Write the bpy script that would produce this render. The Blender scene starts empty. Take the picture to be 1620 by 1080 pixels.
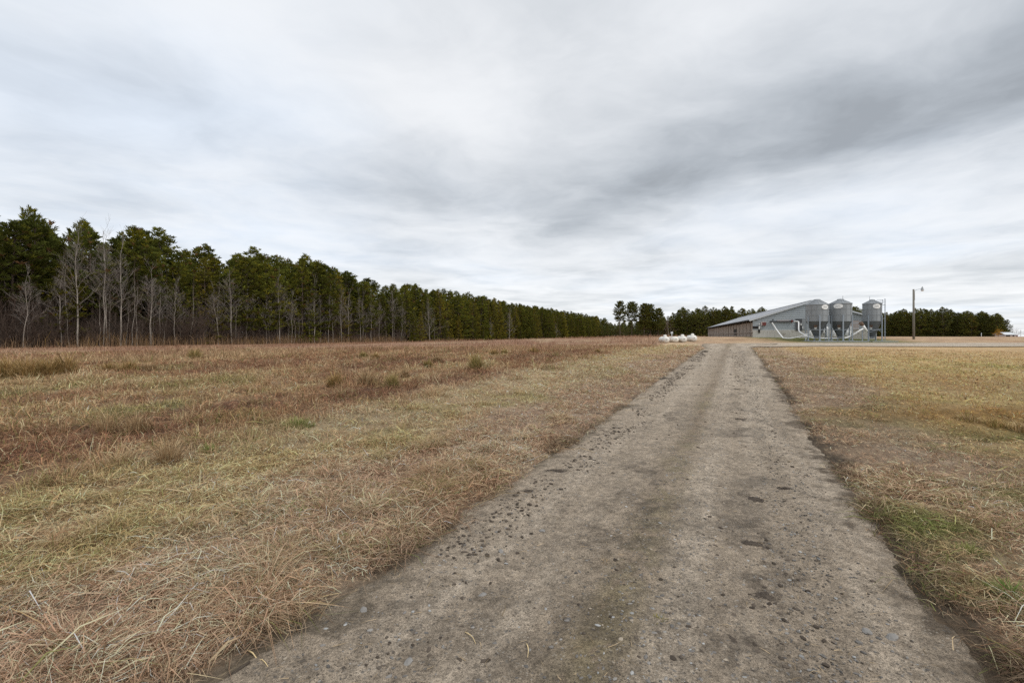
import bpy, bmesh, math, random
import numpy as np
from mathutils import Vector, Matrix

random.seed(7)
RNG = np.random.default_rng(11)
sc = bpy.context.scene
COL = sc.collection
PI = math.pi
CAM_H = 1.6
F = 720.0


def at(px, py, Y):
    """point seen at photo pixel (px, py) at distance Y in front of the camera"""
    return Vector(((px - 810) * Y / F, Y, CAM_H - (py - 533) * Y / F))


# ------------------------------------------------------------------ tagging
def tag(o, label=None, cat=None, group=None, kind=None):
    if label: o['label'] = label
    if cat: o['category'] = cat
    if group: o['group'] = group
    if kind: o['kind'] = kind
    return o


def empty(name, loc=(0, 0, 0), rz=0.0):
    o = bpy.data.objects.new(name, None)
    o.empty_display_size = 0.2
    o.location = loc
    o.rotation_euler = (0, 0, rz)
    COL.objects.link(o)
    return o


def link_mesh(name, me, parent=None, mats=()):
    o = bpy.data.objects.new(name, me)
    COL.objects.link(o)
    for m in mats:
        me.materials.append(m)
    if parent: o.parent = parent
    return o


def copy_tree(o, parent=None):
    c = o.copy()
    COL.objects.link(c)
    if parent is not None: c.parent = parent
    for ch in list(o.children):
        copy_tree(ch, c)
    return c


# ------------------------------------------------------------------ numpy noise
def _hash(ix, iy, seed):
    h = (ix.astype(np.int64) * 374761393 + iy.astype(np.int64) * 668265263 + seed * 974634137) & 0xFFFFFFFF
    h = ((h ^ (h >> 13)) * 1274126177) & 0xFFFFFFFF
    h = ((h ^ (h >> 15)) * 2246822519) & 0xFFFFFFFF
    h = h ^ (h >> 16)
    return h.astype(np.float64) / 4294967295.0


def vnoise(x, y, seed=0):
    x = np.asarray(x, float); y = np.asarray(y, float)
    ix = np.floor(x); iy = np.floor(y)
    fx = x - ix; fy = y - iy
    fx = fx * fx * fx * (fx * (fx * 6 - 15) + 10); fy = fy * fy * fy * (fy * (fy * 6 - 15) + 10)
    ix = ix.astype(np.int64); iy = iy.astype(np.int64)
    a = _hash(ix, iy, seed); b = _hash(ix + 1, iy, seed)
    c = _hash(ix, iy + 1, seed); d = _hash(ix + 1, iy + 1, seed)
    return (a * (1 - fx) + b * fx) * (1 - fy) + (c * (1 - fx) + d * fx) * fy


def fbm(x, y, octv=4, seed=0, gain=0.5):
    s = 0; amp = 1; tot = 0
    x = np.asarray(x, float); y = np.asarray(y, float)
    for k in range(octv):
        s = s + amp * vnoise(x * 2 ** k + 17.3 * k, y * 2 ** k - 9.1 * k, seed + k * 31)
        tot += amp; amp *= gain
    return s / tot            # 0..1, mean .5


def sstep(a, b, x):
    t = np.clip((np.asarray(x, float) - a) / (b - a), 0, 1)
    return t * t * (3 - 2 * t)


# ------------------------------------------------------------------ terrain
RY = [-50, 8, 14, 20, 28, 37, 43, 50, 55, 58, 61, 64, 80, 140, 300, 4000]
RZ = [0, 0, .17, .35, .56, .66, .69, .90, 1.07, 1.32, 1.56, 1.63, 1.66, 1.64, 1.5, 1.4]
ROAD_HW = 1.76


def lat(x, y):
    """sideways distance from the middle of the dirt road"""
    return x - (-0.67 + 0.493 * y)


def ramp(y):
    s = 0
    for k in (-2.0, -1.0, 0, 1.0, 2.0):
        s = s + np.interp(y + k, RY, RZ)
    return s / 5


def terrain0(x, y):
    x = np.asarray(x, float); y = np.asarray(y, float)
    u = lat(x, y) * 0.9
    z = ramp(y) * sstep(-78, -4, u)
    z = z - 0.30 * np.exp(-((x - 9.6) / 3.0) ** 2 - ((y - 7.9 - 0.06 * (x - 9)) / 0.95) ** 2)
    z = z + 0.10 * (fbm(x * .08, y * .08, 3, 5) - .5) * sstep(3, 9, np.abs(u))
    return z


def road_mask(x, y, grow=0.0):
    u = lat(x, y)
    hw = ROAD_HW + grow + 0.26 * (fbm(x * .9, y * .9, 3, 71) - .5) + 0.35 * (fbm(x * .16, y * .16, 2, 72) - .5)
    hw = hw + 1.2 * sstep(33, 45, y)
    m = 1 - sstep(-0.16, 0.16, np.abs(u) - hw)
    return m * (1 - sstep(45.5, 47.5, y))


LANE_Y = 46.2


def lane_mask(x, y):
    x = np.asarray(x, float)
    yc = LANE_Y - 3.2 * np.exp(-np.clip(x - 20, 0, None) / 3.5)
    return (1 - sstep(3.6, 4.2, np.abs(y - yc) + .5 * (fbm(x * .4, y * .4, 3, 44) - .5))) * sstep(19.5, 22, x)


def terrain(x, y):
    z = terrain0(x, y)
    u = np.abs(lat(x, y))
    rough = 0.02 + 0.045 * sstep(6.5, 9, -lat(x, y) * 1.0) * sstep(0, 1, -lat(x, y))
    d = np.hypot(x, y)
    off = sstep(ROAD_HW - .1, ROAD_HW + .5, u)
    z = z + off * rough * 2 * (fbm(x * 1.3, y * 1.3, 4, 21) - .5) * (1 - sstep(40, 90, d))
    z = z + 0.045 * off * (1 - sstep(12, 40, d))
    z = z - .09 * (1 - sstep(ROAD_HW - .75, ROAD_HW - .28, u)) * (1 - sstep(42, 45, y))
    return z


# ------------------------------------------------------------------ ground colours (linear albedo)
def mixc(c, col, f):
    f = np.asarray(f)[:, None]
    return c * (1 - f) + np.array(col) * f


def ground_color(x, y):
    x = np.asarray(x, float).ravel(); y = np.asarray(y, float).ravel()
    u = lat(x, y)
    dl = (-u - ROAD_HW) * .9; dr = (u - ROAD_HW) * .9
    v = y + .49 * x
    n1 = fbm(x * .55, y * .55, 4, 1) - .5
    n2 = fbm(u * .7, v * .16, 4, 2) - .5          # streaks along the mowing direction
    n3 = fbm(x * .21, y * .21, 4, 3) - .5
    n4 = fbm(x * 1.7, y * 1.7, 3, 4) - .5
    d = np.hypot(x, y)
    N = len(x)
    # ---- left side
    T = np.tile(np.array([.455, .325, .23]), (N, 1))
    c = mixc(T, (.30, .19, .115), sstep(.05, .2, n1) * .6)
    c = mixc(c, (.47, .37, .26), sstep(.02, .2, n4) * .5)
    wstrip = sstep(1.3, 2.6, dl + n1 * 2.2 + n2 * 2.0) * (1 - sstep(4.2, 5.8, dl + n1 * 2))
    G = np.tile(np.array([.52, .385, .235]), (N, 1))
    G = mixc(G, (.29, .265, .10), sstep(.06, .28, n1 + n4 * .8) * .45)
    G = mixc(G, (.43, .34, .21), sstep(.05, .25, n2) * .8)
    c = c * (1 - wstrip[:, None]) + G * wstrip[:, None]
    wfield = sstep(4.2, 5.8, dl + n1 * 2)
    Fd = np.tile(np.array([.31, .19, .112]), (N, 1))
    Fd = mixc(Fd, (.46, .33, .19), sstep(.0, .2, n2 + .5 * n3) * .85)
    Fd = mixc(Fd, (.185, .195, .075), sstep(.08, .24, n1 * .6 + n3 * .8 - .02 * (d > 30)) * .65 * (1 - sstep(15, 40, d)))
    Fd = mixc(Fd, (.18, .10, .065), sstep(.02, .2, -n2 - n3 * .5 + .5 * n4) * .85)
    far = sstep(20, 50, d)
    Fd = mixc(Fd, (.27, .155, .10), far * .75)
    Fd = mixc(Fd, (.36, .255, .16), far * sstep(.04, .2, n3 + n2 * .3) * .7)
    c = c * (1 - wfield[:, None]) + Fd * wfield[:, None]
    # ---- right side
    R = np.tile(np.array([.41, .295, .20]), (N, 1))
    R = mixc(R, (.42, .33, .24), sstep(.03, .2, n4) * .5)
    R = mixc(R, (.15, .19, .055), sstep(.07, .24, n1 + .35 * n2 + .06 * (y < 4.5)) * np.where(y < 6, .8, .3))
    wl = sstep(1.7, 3.2, dr + n1 * 1.6 + n2 * 1.2)
    L = np.tile(np.array([.55, .39, .18]), (N, 1))
    L = mixc(L, (.45, .29, .14), sstep(-.02, .2, n3) * .7)
    L = mixc(L, (.27, .245, .085), sstep(.08, .24, n1 * .8 + n3 * -.5) * .7)
    L = mixc(L, (.48, .37, .19), sstep(.02, .2, n2) * .5)
    L = mixc(L, (.46, .315, .175), sstep(18, 34, y) * .7)
    R = R * (1 - wl[:, None]) + L * wl[:, None]
    sw = np.exp(-((x - 9.9) / 2.9) ** 2 - ((y - 7.7 - .06 * (x - 9)) / .75) ** 2)
    R = mixc(R, (.075, .10, .03), np.clip(sw * 1.3, 0, 1) * .85)
    sw2 = np.exp(-((x - 9.9) / 3.2) ** 2 - ((y - 9.2 - .06 * (x - 9)) / .5) ** 2)
    R = mixc(R, (.34, .20, .07), np.clip(sw2 * 1.2, 0, 1) * .8)
    right = (u > 0)
    c = np.where(right[:, None], R, c)
    # ---- beyond the lane, round the bins and barn
    beyond = sstep(47, 51, y) * sstep(-14, -2, u)
    B = np.tile(np.array([.40, .275, .175]), (N, 1))
    B = mixc(B, (.33, .205, .125), sstep(.0, .2, n3) * .8)
    B = mixc(B, (.46, .35, .21), sstep(.02, .2, n1) * .4)
    gb = np.exp(-((x - 39.8) / 7.5) ** 4 - ((y - 55.8) / 5.0) ** 4)
    B = mixc(B, (.11, .125, .035), np.clip(gb * 1.2, 0, 1) * .9)
    ga = (1 - sstep(.6, 1.7, np.abs(y + .32 * x - 72.4 + .6))) * sstep(31, 33, x) * (1 - sstep(46, 48, x))
    B = mixc(B, (.09, .115, .03), ga * .9)
    c = c * (1 - beyond[:, None]) + B * beyond[:, None]
    # ---- bare dark soil along the road edges
    e = np.where(right, dr, dl)
    soil = (1 - sstep(.0, .22, e - .10 * right + .5 * n1 + .5 * n4 + .05))
    soil = soil * (1 - sstep(43, 46, y))
    soilcol = np.where(right[:, None], np.array([.125, .098, .070]), np.array([.19, .155, .112]))
    c = c * (1 - soil[:, None] * .9) + soilcol * soil[:, None] * .9
    c = c * (0.92 + 0.35 * n4[:, None])
    return np.clip(c, .01, .8)


# ------------------------------------------------------------------ node helpers
class NT:
    def __init__(self, mat):
        self.t = mat.node_tree
        self.n = self.t.nodes; self.l = self.t.links

    def new(self, typ, **kw):
        nd = self.n.new(typ)
        for k, v in kw.items(): setattr(nd, k, v)
        return nd

    def link(self, a, b): self.l.new(a, b)

    def val(self, sock, v):
        if isinstance(v, bpy.types.NodeSocket): self.l.new(v, sock)
        else: sock.default_value = v

    def math(self, op, a, b=0.0, c=0.0, clamp=False):
        nd = self.new('ShaderNodeMath', operation=op); nd.use_clamp = clamp
        self.val(nd.inputs[0], a); self.val(nd.inputs[1], b)
        if op in ('MULTIPLY_ADD', 'SMOOTH_MIN', 'SMOOTH_MAX', 'WRAP', 'COMPARE'): self.val(nd.inputs[2], c)
        return nd.outputs[0]

    def noise(self, vec, scale, detail=4, rough=.55, dist=0.0):
        nd = self.new('ShaderNodeTexNoise')
        if vec is not None: self.l.new(vec, nd.inputs['Vector'])
        nd.inputs['Scale'].default_value = scale
        nd.inputs['Detail'].default_value = detail
        nd.inputs['Roughness'].default_value = rough
        nd.inputs['Distortion'].default_value = dist
        return nd.outputs['Fac']

    def mrange(self, v, a, b, c=0.0, d=1.0, smooth=False):
        nd = self.new('ShaderNodeMapRange')
        if smooth: nd.interpolation_type = 'SMOOTHSTEP'
        self.l.new(v, nd.inputs[0])
        for i, q in enumerate((a, b, c, d)): nd.inputs[i + 1].default_value = q
        return nd.outputs[0]

    def mix(self, fac, a, b, mode='MIX'):
        nd = self.new('ShaderNodeMix', data_type='RGBA', blend_type=mode)
        self.val(nd.inputs[0], fac)
        for s, q in ((nd.inputs[6], a), (nd.inputs[7], b)):
            if isinstance(q, bpy.types.NodeSocket): self.l.new(q, s)
            else: s.default_value = (*q, 1) if len(q) == 3 else q
        return nd.outputs[2]

    def mapping(self, vec, scale=(1, 1, 1), rot=(0, 0, 0)):
        nd = self.new('ShaderNodeMapping')
        self.l.new(vec, nd.inputs[0])
        nd.inputs['Scale'].default_value = scale; nd.inputs['Rotation'].default_value = rot
        return nd.outputs[0]


def new_mat(name):
    m = bpy.data.materials.new(name)
    m.use_nodes = True
    t = NT(m)
    b = t.n['Principled BSDF']
    return m, t, b


def simple_mat(name, col, rough=.7, metal=0.0, var=.25, scale=6.0, col2=None, stretch=(1, 1, 1), bump=0.0, spec=.3):
    """one colour broken by two scales of noise, optional second colour for rust / dirt"""
    m, t, b = new_mat(name)
    co = t.new('ShaderNodeTexCoord').outputs['Object']
    v = t.mapping(co, stretch)
    n = t.noise(v, scale, 5, .6)
    n2 = t.noise(v, scale * .23, 4, .6)
    f = t.math('ADD', t.math('MULTIPLY', n, .6), t.math('MULTIPLY', n2, .6))
    k = t.mrange(f, .35, .85, 1 - var, 1 + var)
    base = t.mix(1.0, col, (1, 1, 1), 'MULTIPLY')
    vm = t.new('ShaderNodeVectorMath', operation='SCALE')
    t.link(base, vm.inputs[0]); t.link(k, vm.inputs['Scale'])
    out = vm.outputs[0]
    if col2:
        n3 = t.noise(v, scale * .6, 6, .65)
        out = t.mix(t.mrange(n3, .54, .68, 0, 1), out, col2)
    t.link(out, b.inputs['Base Color'])
    b.inputs['Roughness'].default_value = rough
    b.inputs['Metallic'].default_value = metal
    b.inputs['Specular IOR Level'].default_value = spec
    if bump:
        bp = t.new('ShaderNodeBump'); bp.inputs['Strength'].default_value = bump
        bp.inputs['Distance'].default_value = .02
        t.link(n, bp.inputs['Height']); t.link(bp.outputs[0], b.inputs['Normal'])
    return m


def attr_mat(name, rough=.8, translucent=0.0, var=0.0, rand_obj=0.0):
    """colour read from the mesh's own colour attribute"""
    m, t, b = new_mat(name)
    a = t.new('ShaderNodeAttribute', attribute_name='Col').outputs['Color']
    out = a
    if rand_obj:
        r = t.new('ShaderNodeObjectInfo').outputs['Random']
        vm = t.new('ShaderNodeVectorMath', operation='SCALE')
        t.link(a, vm.inputs[0]); t.link(t.mrange(r, 0, 1, 1 - rand_obj, 1 + rand_obj), vm.inputs['Scale'])
        out = vm.outputs[0]
        r2 = t.math('FRACT', t.math('MULTIPLY', r, 17.31))
        out = t.mix(t.mrange(r2, .45, 1, 0, .45), out, t.mix(1.0, out, (1.35, 1.12, .8), 'MULTIPLY'))
    t.link(out, b.inputs['Base Color'])
    b.inputs['Roughness'].default_value = rough
    b.inputs['Specular IOR Level'].default_value = .02 if translucent else .15
    if translucent:
        tr = t.new('ShaderNodeBsdfTranslucent'); t.link(out, tr.inputs[0])
        mx = t.new('ShaderNodeMixShader'); mx.inputs[0].default_value = translucent
        t.link(b.outputs[0], mx.inputs[1]); t.link(tr.outputs[0], mx.inputs[2])
        t.link(mx.outputs[0], t.n['Material Output'].inputs['Surface'])
    return m


# ------------------------------------------------------------------ fast meshes
def np_mesh(name, V, Fc, col=None, smooth=False, mat_idx=None):
    V = np.asarray(V, np.float32); Fc = np.asarray(Fc, np.int32)
    me = bpy.data.meshes.new(name)
    nf, k = Fc.shape
    me.vertices.add(len(V)); me.vertices.foreach_set('co', V.ravel())
    me.loops.add(nf * k); me.loops.foreach_set('vertex_index', Fc.ravel())
    me.polygons.add(nf)
    me.polygons.foreach_set('loop_start', np.arange(0, nf * k, k, dtype=np.int32))
    me.polygons.foreach_set('loop_total', np.full(nf, k, np.int32))
    if mat_idx is not None: me.polygons.foreach_set('material_index', np.asarray(mat_idx, np.int32))
    me.polygons.foreach_set('use_smooth', np.full(nf, smooth))
    me.update(calc_edges=True)
    if col is not None:
        a = me.color_attributes.new('Col', 'FLOAT_COLOR', 'POINT')
        c4 = np.ones((len(V), 4), np.float32); c4[:, :3] = col
        a.data.foreach_set('color', c4.ravel())
    return me


class MB:
    """collects boxes, tubes, lathes for ONE mesh object"""
    def __init__(self): self.bm = bmesh.new()

    def box(self, c, s, rot=None):
        m = Matrix.Translation(c)
        if rot is not None: m = m @ rot
        m = m @ Matrix.Diagonal((s[0], s[1], s[2], 1))
        bmesh.ops.create_cube(self.bm, size=1, matrix=m)
        return self

    def bar(self, a, b, w, h=None, up=Vector((0, 0, 1))):
        a = Vector(a); b = Vector(b); d = b - a; L = d.length; d.normalize()
        if abs(d.dot(up)) > .99: up = Vector((0, 1, 0))
        x = d.cross(up).normalized(); z = x.cross(d)
        R = Matrix((x, d, z)).transposed().to_4x4()
        return self.box((a + b) / 2, (w, L, h or w), R)

    def tube(self, pts, r, seg=8, cap=True):
        pts = [Vector(p) for p in pts]
        n = len(pts)
        rs = r if isinstance(r, (list, tuple)) else [r] * n
        rings = []
        ref = None
        for i, p in enumerate(pts):
            t = (pts[min(i + 1, n - 1)] - pts[max(i - 1, 0)]).normalized()
            if ref is None:
                ref = Vector((1, 0, 0)) if abs(t.x) < .8 else Vector((0, 1, 0))
            x = (ref - t * ref.dot(t)).normalized(); ref = x
            y = t.cross(x)
            rings.append([self.bm.verts.new(p + (x * math.cos(a) + y * math.sin(a)) * rs[i])
                          for a in (2 * PI * k / seg for k in range(seg))])
        for A, B in zip(rings, rings[1:]):
            for k in range(seg):
                f = self.bm.faces.new((A[k], A[(k + 1) % seg], B[(k + 1) % seg], B[k])); f.smooth = True
        if cap:
            self.bm.faces.new(rings[0][::-1]); self.bm.faces.new(rings[-1])
        return self

    def lathe(self, prof, seg=32, c=(0, 0, 0), cap0=False, cap1=False, axis=None):
        """prof: list of (r, z)"""
        c = Vector(c)
        R = axis or Matrix.Identity(3)
        rings = []
        for (r, z) in prof:
            rings.append([self.bm.verts.new(c + R @ Vector((r * math.cos(a), r * math.sin(a), z)))
                          for a in (2 * PI * k / seg for k in range(seg))])
        for A, B in zip(rings, rings[1:]):
            for k in range(seg):
                f = self.bm.faces.new((A[k], A[(k + 1) % seg], B[(k + 1) % seg], B[k])); f.smooth = True
        if cap0: self.bm.faces.new(rings[0][::-1])
        if cap1: self.bm.faces.new(rings[-1])
        return self

    def poly(self, pts, thick=None, direction=None):
        vs = [self.bm.verts.new(p) for p in pts]
        f = self.bm.faces.new(vs)
        if thick:
            r = bmesh.ops.extrude_face_region(self.bm, geom=[f])
            nv = [v for v in r['geom'] if isinstance(v, bmesh.types.BMVert)]
            bmesh.ops.translate(self.bm, verts=nv, vec=Vector(direction).normalized() * thick)
        return self

    def build(self, name, mat, parent=None, bevel=0.0, loc=None, rot=None):
        bmesh.ops.recalc_face_normals(self.bm, faces=self.bm.faces)
        if bevel:
            es = [e for e in self.bm.edges if len(e.link_faces) == 2 and e.calc_face_angle(0) > .6]
            bmesh.ops.bevel(self.bm, geom=es, offset=bevel, segments=1, affect='EDGES')
        me = bpy.data.meshes.new(name)
        self.bm.to_mesh(me); self.bm.free()
        o = link_mesh(name, me, parent, [mat])
        if loc is not None: o.location = loc
        if rot is not None: o.rotation_euler = rot
        return o


# ------------------------------------------------------------------ world, sun, camera
SUN_EL, SUN_AZ = math.radians(50), math.radians(125)      # azimuth from +Y towards +X
w = bpy.data.worlds.new('World'); sc.world = w; w.use_nodes = True
t = NT(w)
bg = t.n['Background']
sky = t.new('ShaderNodeTexSky', sky_type='NISHITA')
sky.sun_disc = False; sky.sun_elevation = SUN_EL; sky.sun_rotation = SUN_AZ
bg.inputs['Strength'].default_value = .12
t.link(sky.outputs[0], bg.inputs['Color'])
gen = t.new('ShaderNodeTexCoord').outputs['Generated']
sep = t.new('ShaderNodeSeparateXYZ'); t.link(gen, sep.inputs[0])
zc = t.math('ADD', t.math('MAXIMUM', sep.outputs[2], 0.0), .045)
px_ = t.math('DIVIDE', sep.outputs[0], zc); py_ = t.math('DIVIDE', sep.outputs[1], zc)
cmb = t.new('ShaderNodeCombineXYZ'); t.link(px_, cmb.inputs[0]); t.link(py_, cmb.inputs[1])
P = cmb.outputs[0]                                          # a flat cloud deck one unit up
warp = t.new('ShaderNodeTexNoise'); t.link(P, warp.inputs['Vector'])
warp.inputs['Scale'].default_value = .8; warp.inputs['Detail'].default_value = 5
wv = t.new('ShaderNodeVectorMath', operation='SUBTRACT'); t.link(warp.outputs['Color'], wv.inputs[0]); wv.inputs[1].default_value = (.5, .5, .5)
ws = t.new('ShaderNodeVectorMath', operation='SCALE'); t.link(wv.outputs[0], ws.inputs[0]); ws.inputs['Scale'].default_value = .9
wa = t.new('ShaderNodeVectorMath', operation='ADD'); t.link(P, wa.inputs[0]); t.link(ws.outputs[0], wa.inputs[1])
PW = wa.outputs[0]
PS = t.mapping(PW, (1, 1, 1), (0, 0, math.radians(20)))
PS = t.mapping(PS, (1.0, .8, 1))
nA = t.noise(PS, .75, 6, .55)
nB = t.noise(t.mapping(PS, (1, 1.3, 1)), 1.9, 7, .56)
nC = t.noise(PS, .28, 3, .5)
sp = t.new('ShaderNodeSeparateXYZ'); t.link(PW, sp.inputs[0])


def segband(x0, y0, x1, y1, wid):
    """0..1 closeness to a line on the cloud deck"""
    L = math.hypot(x1 - x0, y1 - y0); nx, ny = -(y1 - y0) / L, (x1 - x0) / L
    dd = t.math('ADD', t.math('MULTIPLY', sp.outputs[0], nx), t.math('MULTIPLY', sp.outputs[1], ny))
    dd = t.math('ABSOLUTE', t.math('SUBTRACT', dd, nx * x0 + ny * y0))
    return t.mrange(dd, 0, wid, 1, 0, True)


def blob(x0, y0, rx, ry):
    a = t.math('DIVIDE', t.math('SUBTRACT', sp.outputs[0], x0), rx)
    b_ = t.math('DIVIDE', t.math('SUBTRACT', sp.outputs[1], y0), ry)
    r2 = t.math('SQRT', t.math('ADD', t.math('MULTIPLY', a, a), t.math('MULTIPLY', b_, b_)))
    return t.mrange(r2, 0, 1, 1, 0, True)


band = t.math('MULTIPLY', segband(.62, 2.75, 1.75, 1.30, 1.0), t.mrange(sp.outputs[0], -.5, 1.2, 0, 1, True))
B = t.math('MULTIPLY_ADD', t.math('SUBTRACT', nA, .5), .70, .765)
B = t.math('MULTIPLY_ADD', t.math('SUBTRACT', nB, .5), .38, B)
B = t.math('MULTIPLY_ADD', t.math('SUBTRACT', nC, .5), .25, B)
B = t.math('MULTIPLY_ADD', band, -.37, B)
B = t.math('MULTIPLY_ADD', blob(-.30, 1.75, .8, .6), .09, B)
B = t.math('MULTIPLY_ADD', blob(-.55, 2.6, 1.2, .8), -.10, B)
lft = blob(-1.55, 1.7, 1.1, .8)
B = t.math('MULTIPLY_ADD', lft, -.10, B)
B = t.math('MULTIPLY_ADD', blob(2.0, 3.3, .9, .9), .12, B)
B = t.math('SMOOTH_MIN', t.math('MAXIMUM', B, .36), .86, .30)
zen = t.mrange(sep.outputs[2], .62, .95, 1.0, 1.55, True)   # overcast is brightest overhead, above the frame
hor = t.mrange(sep.outputs[2], 0.0, .22, 1.10, 1.0, True)
B = t.math('MULTIPLY', t.math('MULTIPLY', B, zen), hor)
tint = t.mix(t.mrange(B, .45, .85, 0, 1), (.92, .985, 1.055), (.985, 1.0, 1.02))
blue = t.math('MULTIPLY', t.mrange(nC, .42, .62, 0, 1, True), t.mrange(nB, .3, .6, 1, .4))
tint = t.mix(t.math('MULTIPLY', blue, .8), tint, (.88, .97, 1.09))
tint = t.mix(t.math('MULTIPLY', lft, .8), tint, (.88, .97, 1.09))
vs_ = t.new('ShaderNodeVectorMath', operation='SCALE'); t.link(tint, vs_.inputs[0]); t.link(B, vs_.inputs['Scale'])
cb = t.new('ShaderNodeBackground'); t.link(vs_.outputs[0], cb.inputs['Color']); cb.inputs['Strength'].default_value = 1.0
mx = t.new('ShaderNodeMixShader'); mx.inputs[0].default_value = .93
t.link(bg.outputs[0], mx.inputs[1]); t.link(cb.outputs[0], mx.inputs[2])
t.link(mx.outputs[0], t.n['World Output'].inputs['Surface'])

sl = bpy.data.lights.new('sun', 'SUN'); sl.energy = 1.5; sl.angle = math.radians(22); sl.color = (1, .96, .9)
so = bpy.data.objects.new('sun', sl); COL.objects.link(so)
dirv = Vector((math.sin(SUN_AZ) * math.cos(SUN_EL), math.cos(SUN_AZ) * math.cos(SUN_EL), math.sin(SUN_EL)))
so.rotation_euler = dirv.to_track_quat('Z', 'Y').to_euler()

cam = bpy.data.cameras.new('camera'); cam.lens = 16; cam.sensor_width = 36
cam.shift_y = -7 / 1620; cam.clip_end = 9000; cam.clip_start = .05
co_ = bpy.data.objects.new('camera', cam); COL.objects.link(co_)
co_.location = (0, 0, CAM_H); co_.rotation_euler = (PI / 2, 0, 0)
sc.camera = co_
sc.view_settings.view_transform = 'Standard'; sc.view_settings.look = 'None'
sc.view_settings.exposure = 0.20; sc.view_settings.gamma = 1
sc.render.engine = 'CYCLES'
sc.cycles.max_bounces = 6; sc.cycles.diffuse_bounces = 3; sc.cycles.transmission_bounces = 3
sc.cycles.use_denoising = False


# ------------------------------------------------------------------ ground
def build_ground():
    nx, ny = 640, 620
    tx = np.linspace(-8.0, 8.0, nx); xs = 1.5 * np.sinh(tx) + 2.0
    ty = np.linspace(-1.9, 7.6, ny); ys = 2.6 * np.sinh(ty) + 3.0
    ys = np.where(ys < 0, ys * 2, ys)
    X, Yg = np.meshgrid(xs, ys)
    Z = terrain(X, Yg)
    V = np.stack([X.ravel(), Yg.ravel(), Z.ravel()], 1)
    i = np.arange(ny - 1)[:, None] * nx + np.arange(nx - 1)[None, :]
    Fc = np.stack([i, i + 1, i + nx + 1, i + nx], -1).reshape(-1, 4)
    c = ground_color(X, Yg)
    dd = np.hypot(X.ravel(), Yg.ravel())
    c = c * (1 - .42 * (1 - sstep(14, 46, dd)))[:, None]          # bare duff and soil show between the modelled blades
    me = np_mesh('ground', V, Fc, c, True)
    m, t, b = new_mat('dry_ground')
    co = t.new('ShaderNodeNewGeometry').outputs['Position']
    a = t.new('ShaderNodeAttribute', attribute_name='Col').outputs['Color']
    rot = t.mapping(co, (1, 1, 1), (0, 0, math.radians(26)))
    nf = t.noise(co, 55, 4, .7)
    ns = t.noise(t.mapping(rot, (22, 5, 1)), 1.0, 5, .65)
    nm = t.noise(t.mapping(rot, (3.2, 1.4, 1)), 1.0, 6, .68)
    nl = t.noise(co, .5, 6, .65)
    k = t.math('MULTIPLY', t.mrange(nf, .3, .7, .72, 1.28), t.mrange(ns, .3, .7, .74, 1.26))
    k = t.math('MULTIPLY', k, t.mrange(nm, .3, .7, .70, 1.32))
    k = t.math('MULTIPLY', k, t.mrange(nl, .3, .7, .84, 1.16))
    vm = t.new('ShaderNodeVectorMath', operation='SCALE'); t.link(a, vm.inputs[0]); t.link(k, vm.inputs['Scale'])
    dk = t.mix(t.mrange(nm, .54, .70, 0, .5), vm.outputs[0], (.13, .085, .05))
    dk = t.mix(t.mrange(ns, .58, .72, 0, .45), dk, (.46, .36, .21))
    t.link(dk, b.inputs['Base Color'])
    b.inputs['Roughness'].default_value = .95; b.inputs['Specular IOR Level'].default_value = .1
    hsum = t.math('ADD', t.math('MULTIPLY', nf, .25), t.math('ADD', t.math('MULTIPLY', ns, .5), nm))
    bp = t.new('ShaderNodeBump'); bp.inputs['Strength'].default_value = .8; bp.inputs['Distance'].default_value = .10
    t.link(hsum, bp.inputs['Height']); t.link(bp.outputs[0], b.inputs['Normal'])
    o = link_mesh('ground', me, None, [m])
    tag(o, 'flat farm ground of dry tan grass reaching to the horizon', 'ground', kind='structure')


def road_z(x, y, t_):
    """height of the dirt road's surface: two shallow wheel ruts, loose crown, washboard lumps"""
    d = np.hypot(x, y)
    z = terrain0(x, y) + .008 + .0011 * np.clip(d, 0, 60)
    z = z - .022 * np.exp(-((np.abs(t_) - .5) / .2) ** 2) + .02 * (1 - t_ * t_)
    z = z + .030 * (fbm(x * 2.1, y * 2.1, 5, 88) - .5) + .018 * (fbm(x * 9, y * 9, 4, 89, .65) - .5) * (1 - sstep(10, 25, d))
    z = z - .012 * sstep(.86, .96, np.abs(t_)) - .05 * sstep(.96, 1.0, np.abs(t_)) + .02 * sstep(.8, .93, np.abs(t_)) * (fbm(x * 3.1, y * 3.1, 3, 87) - .3)
    return z


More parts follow.
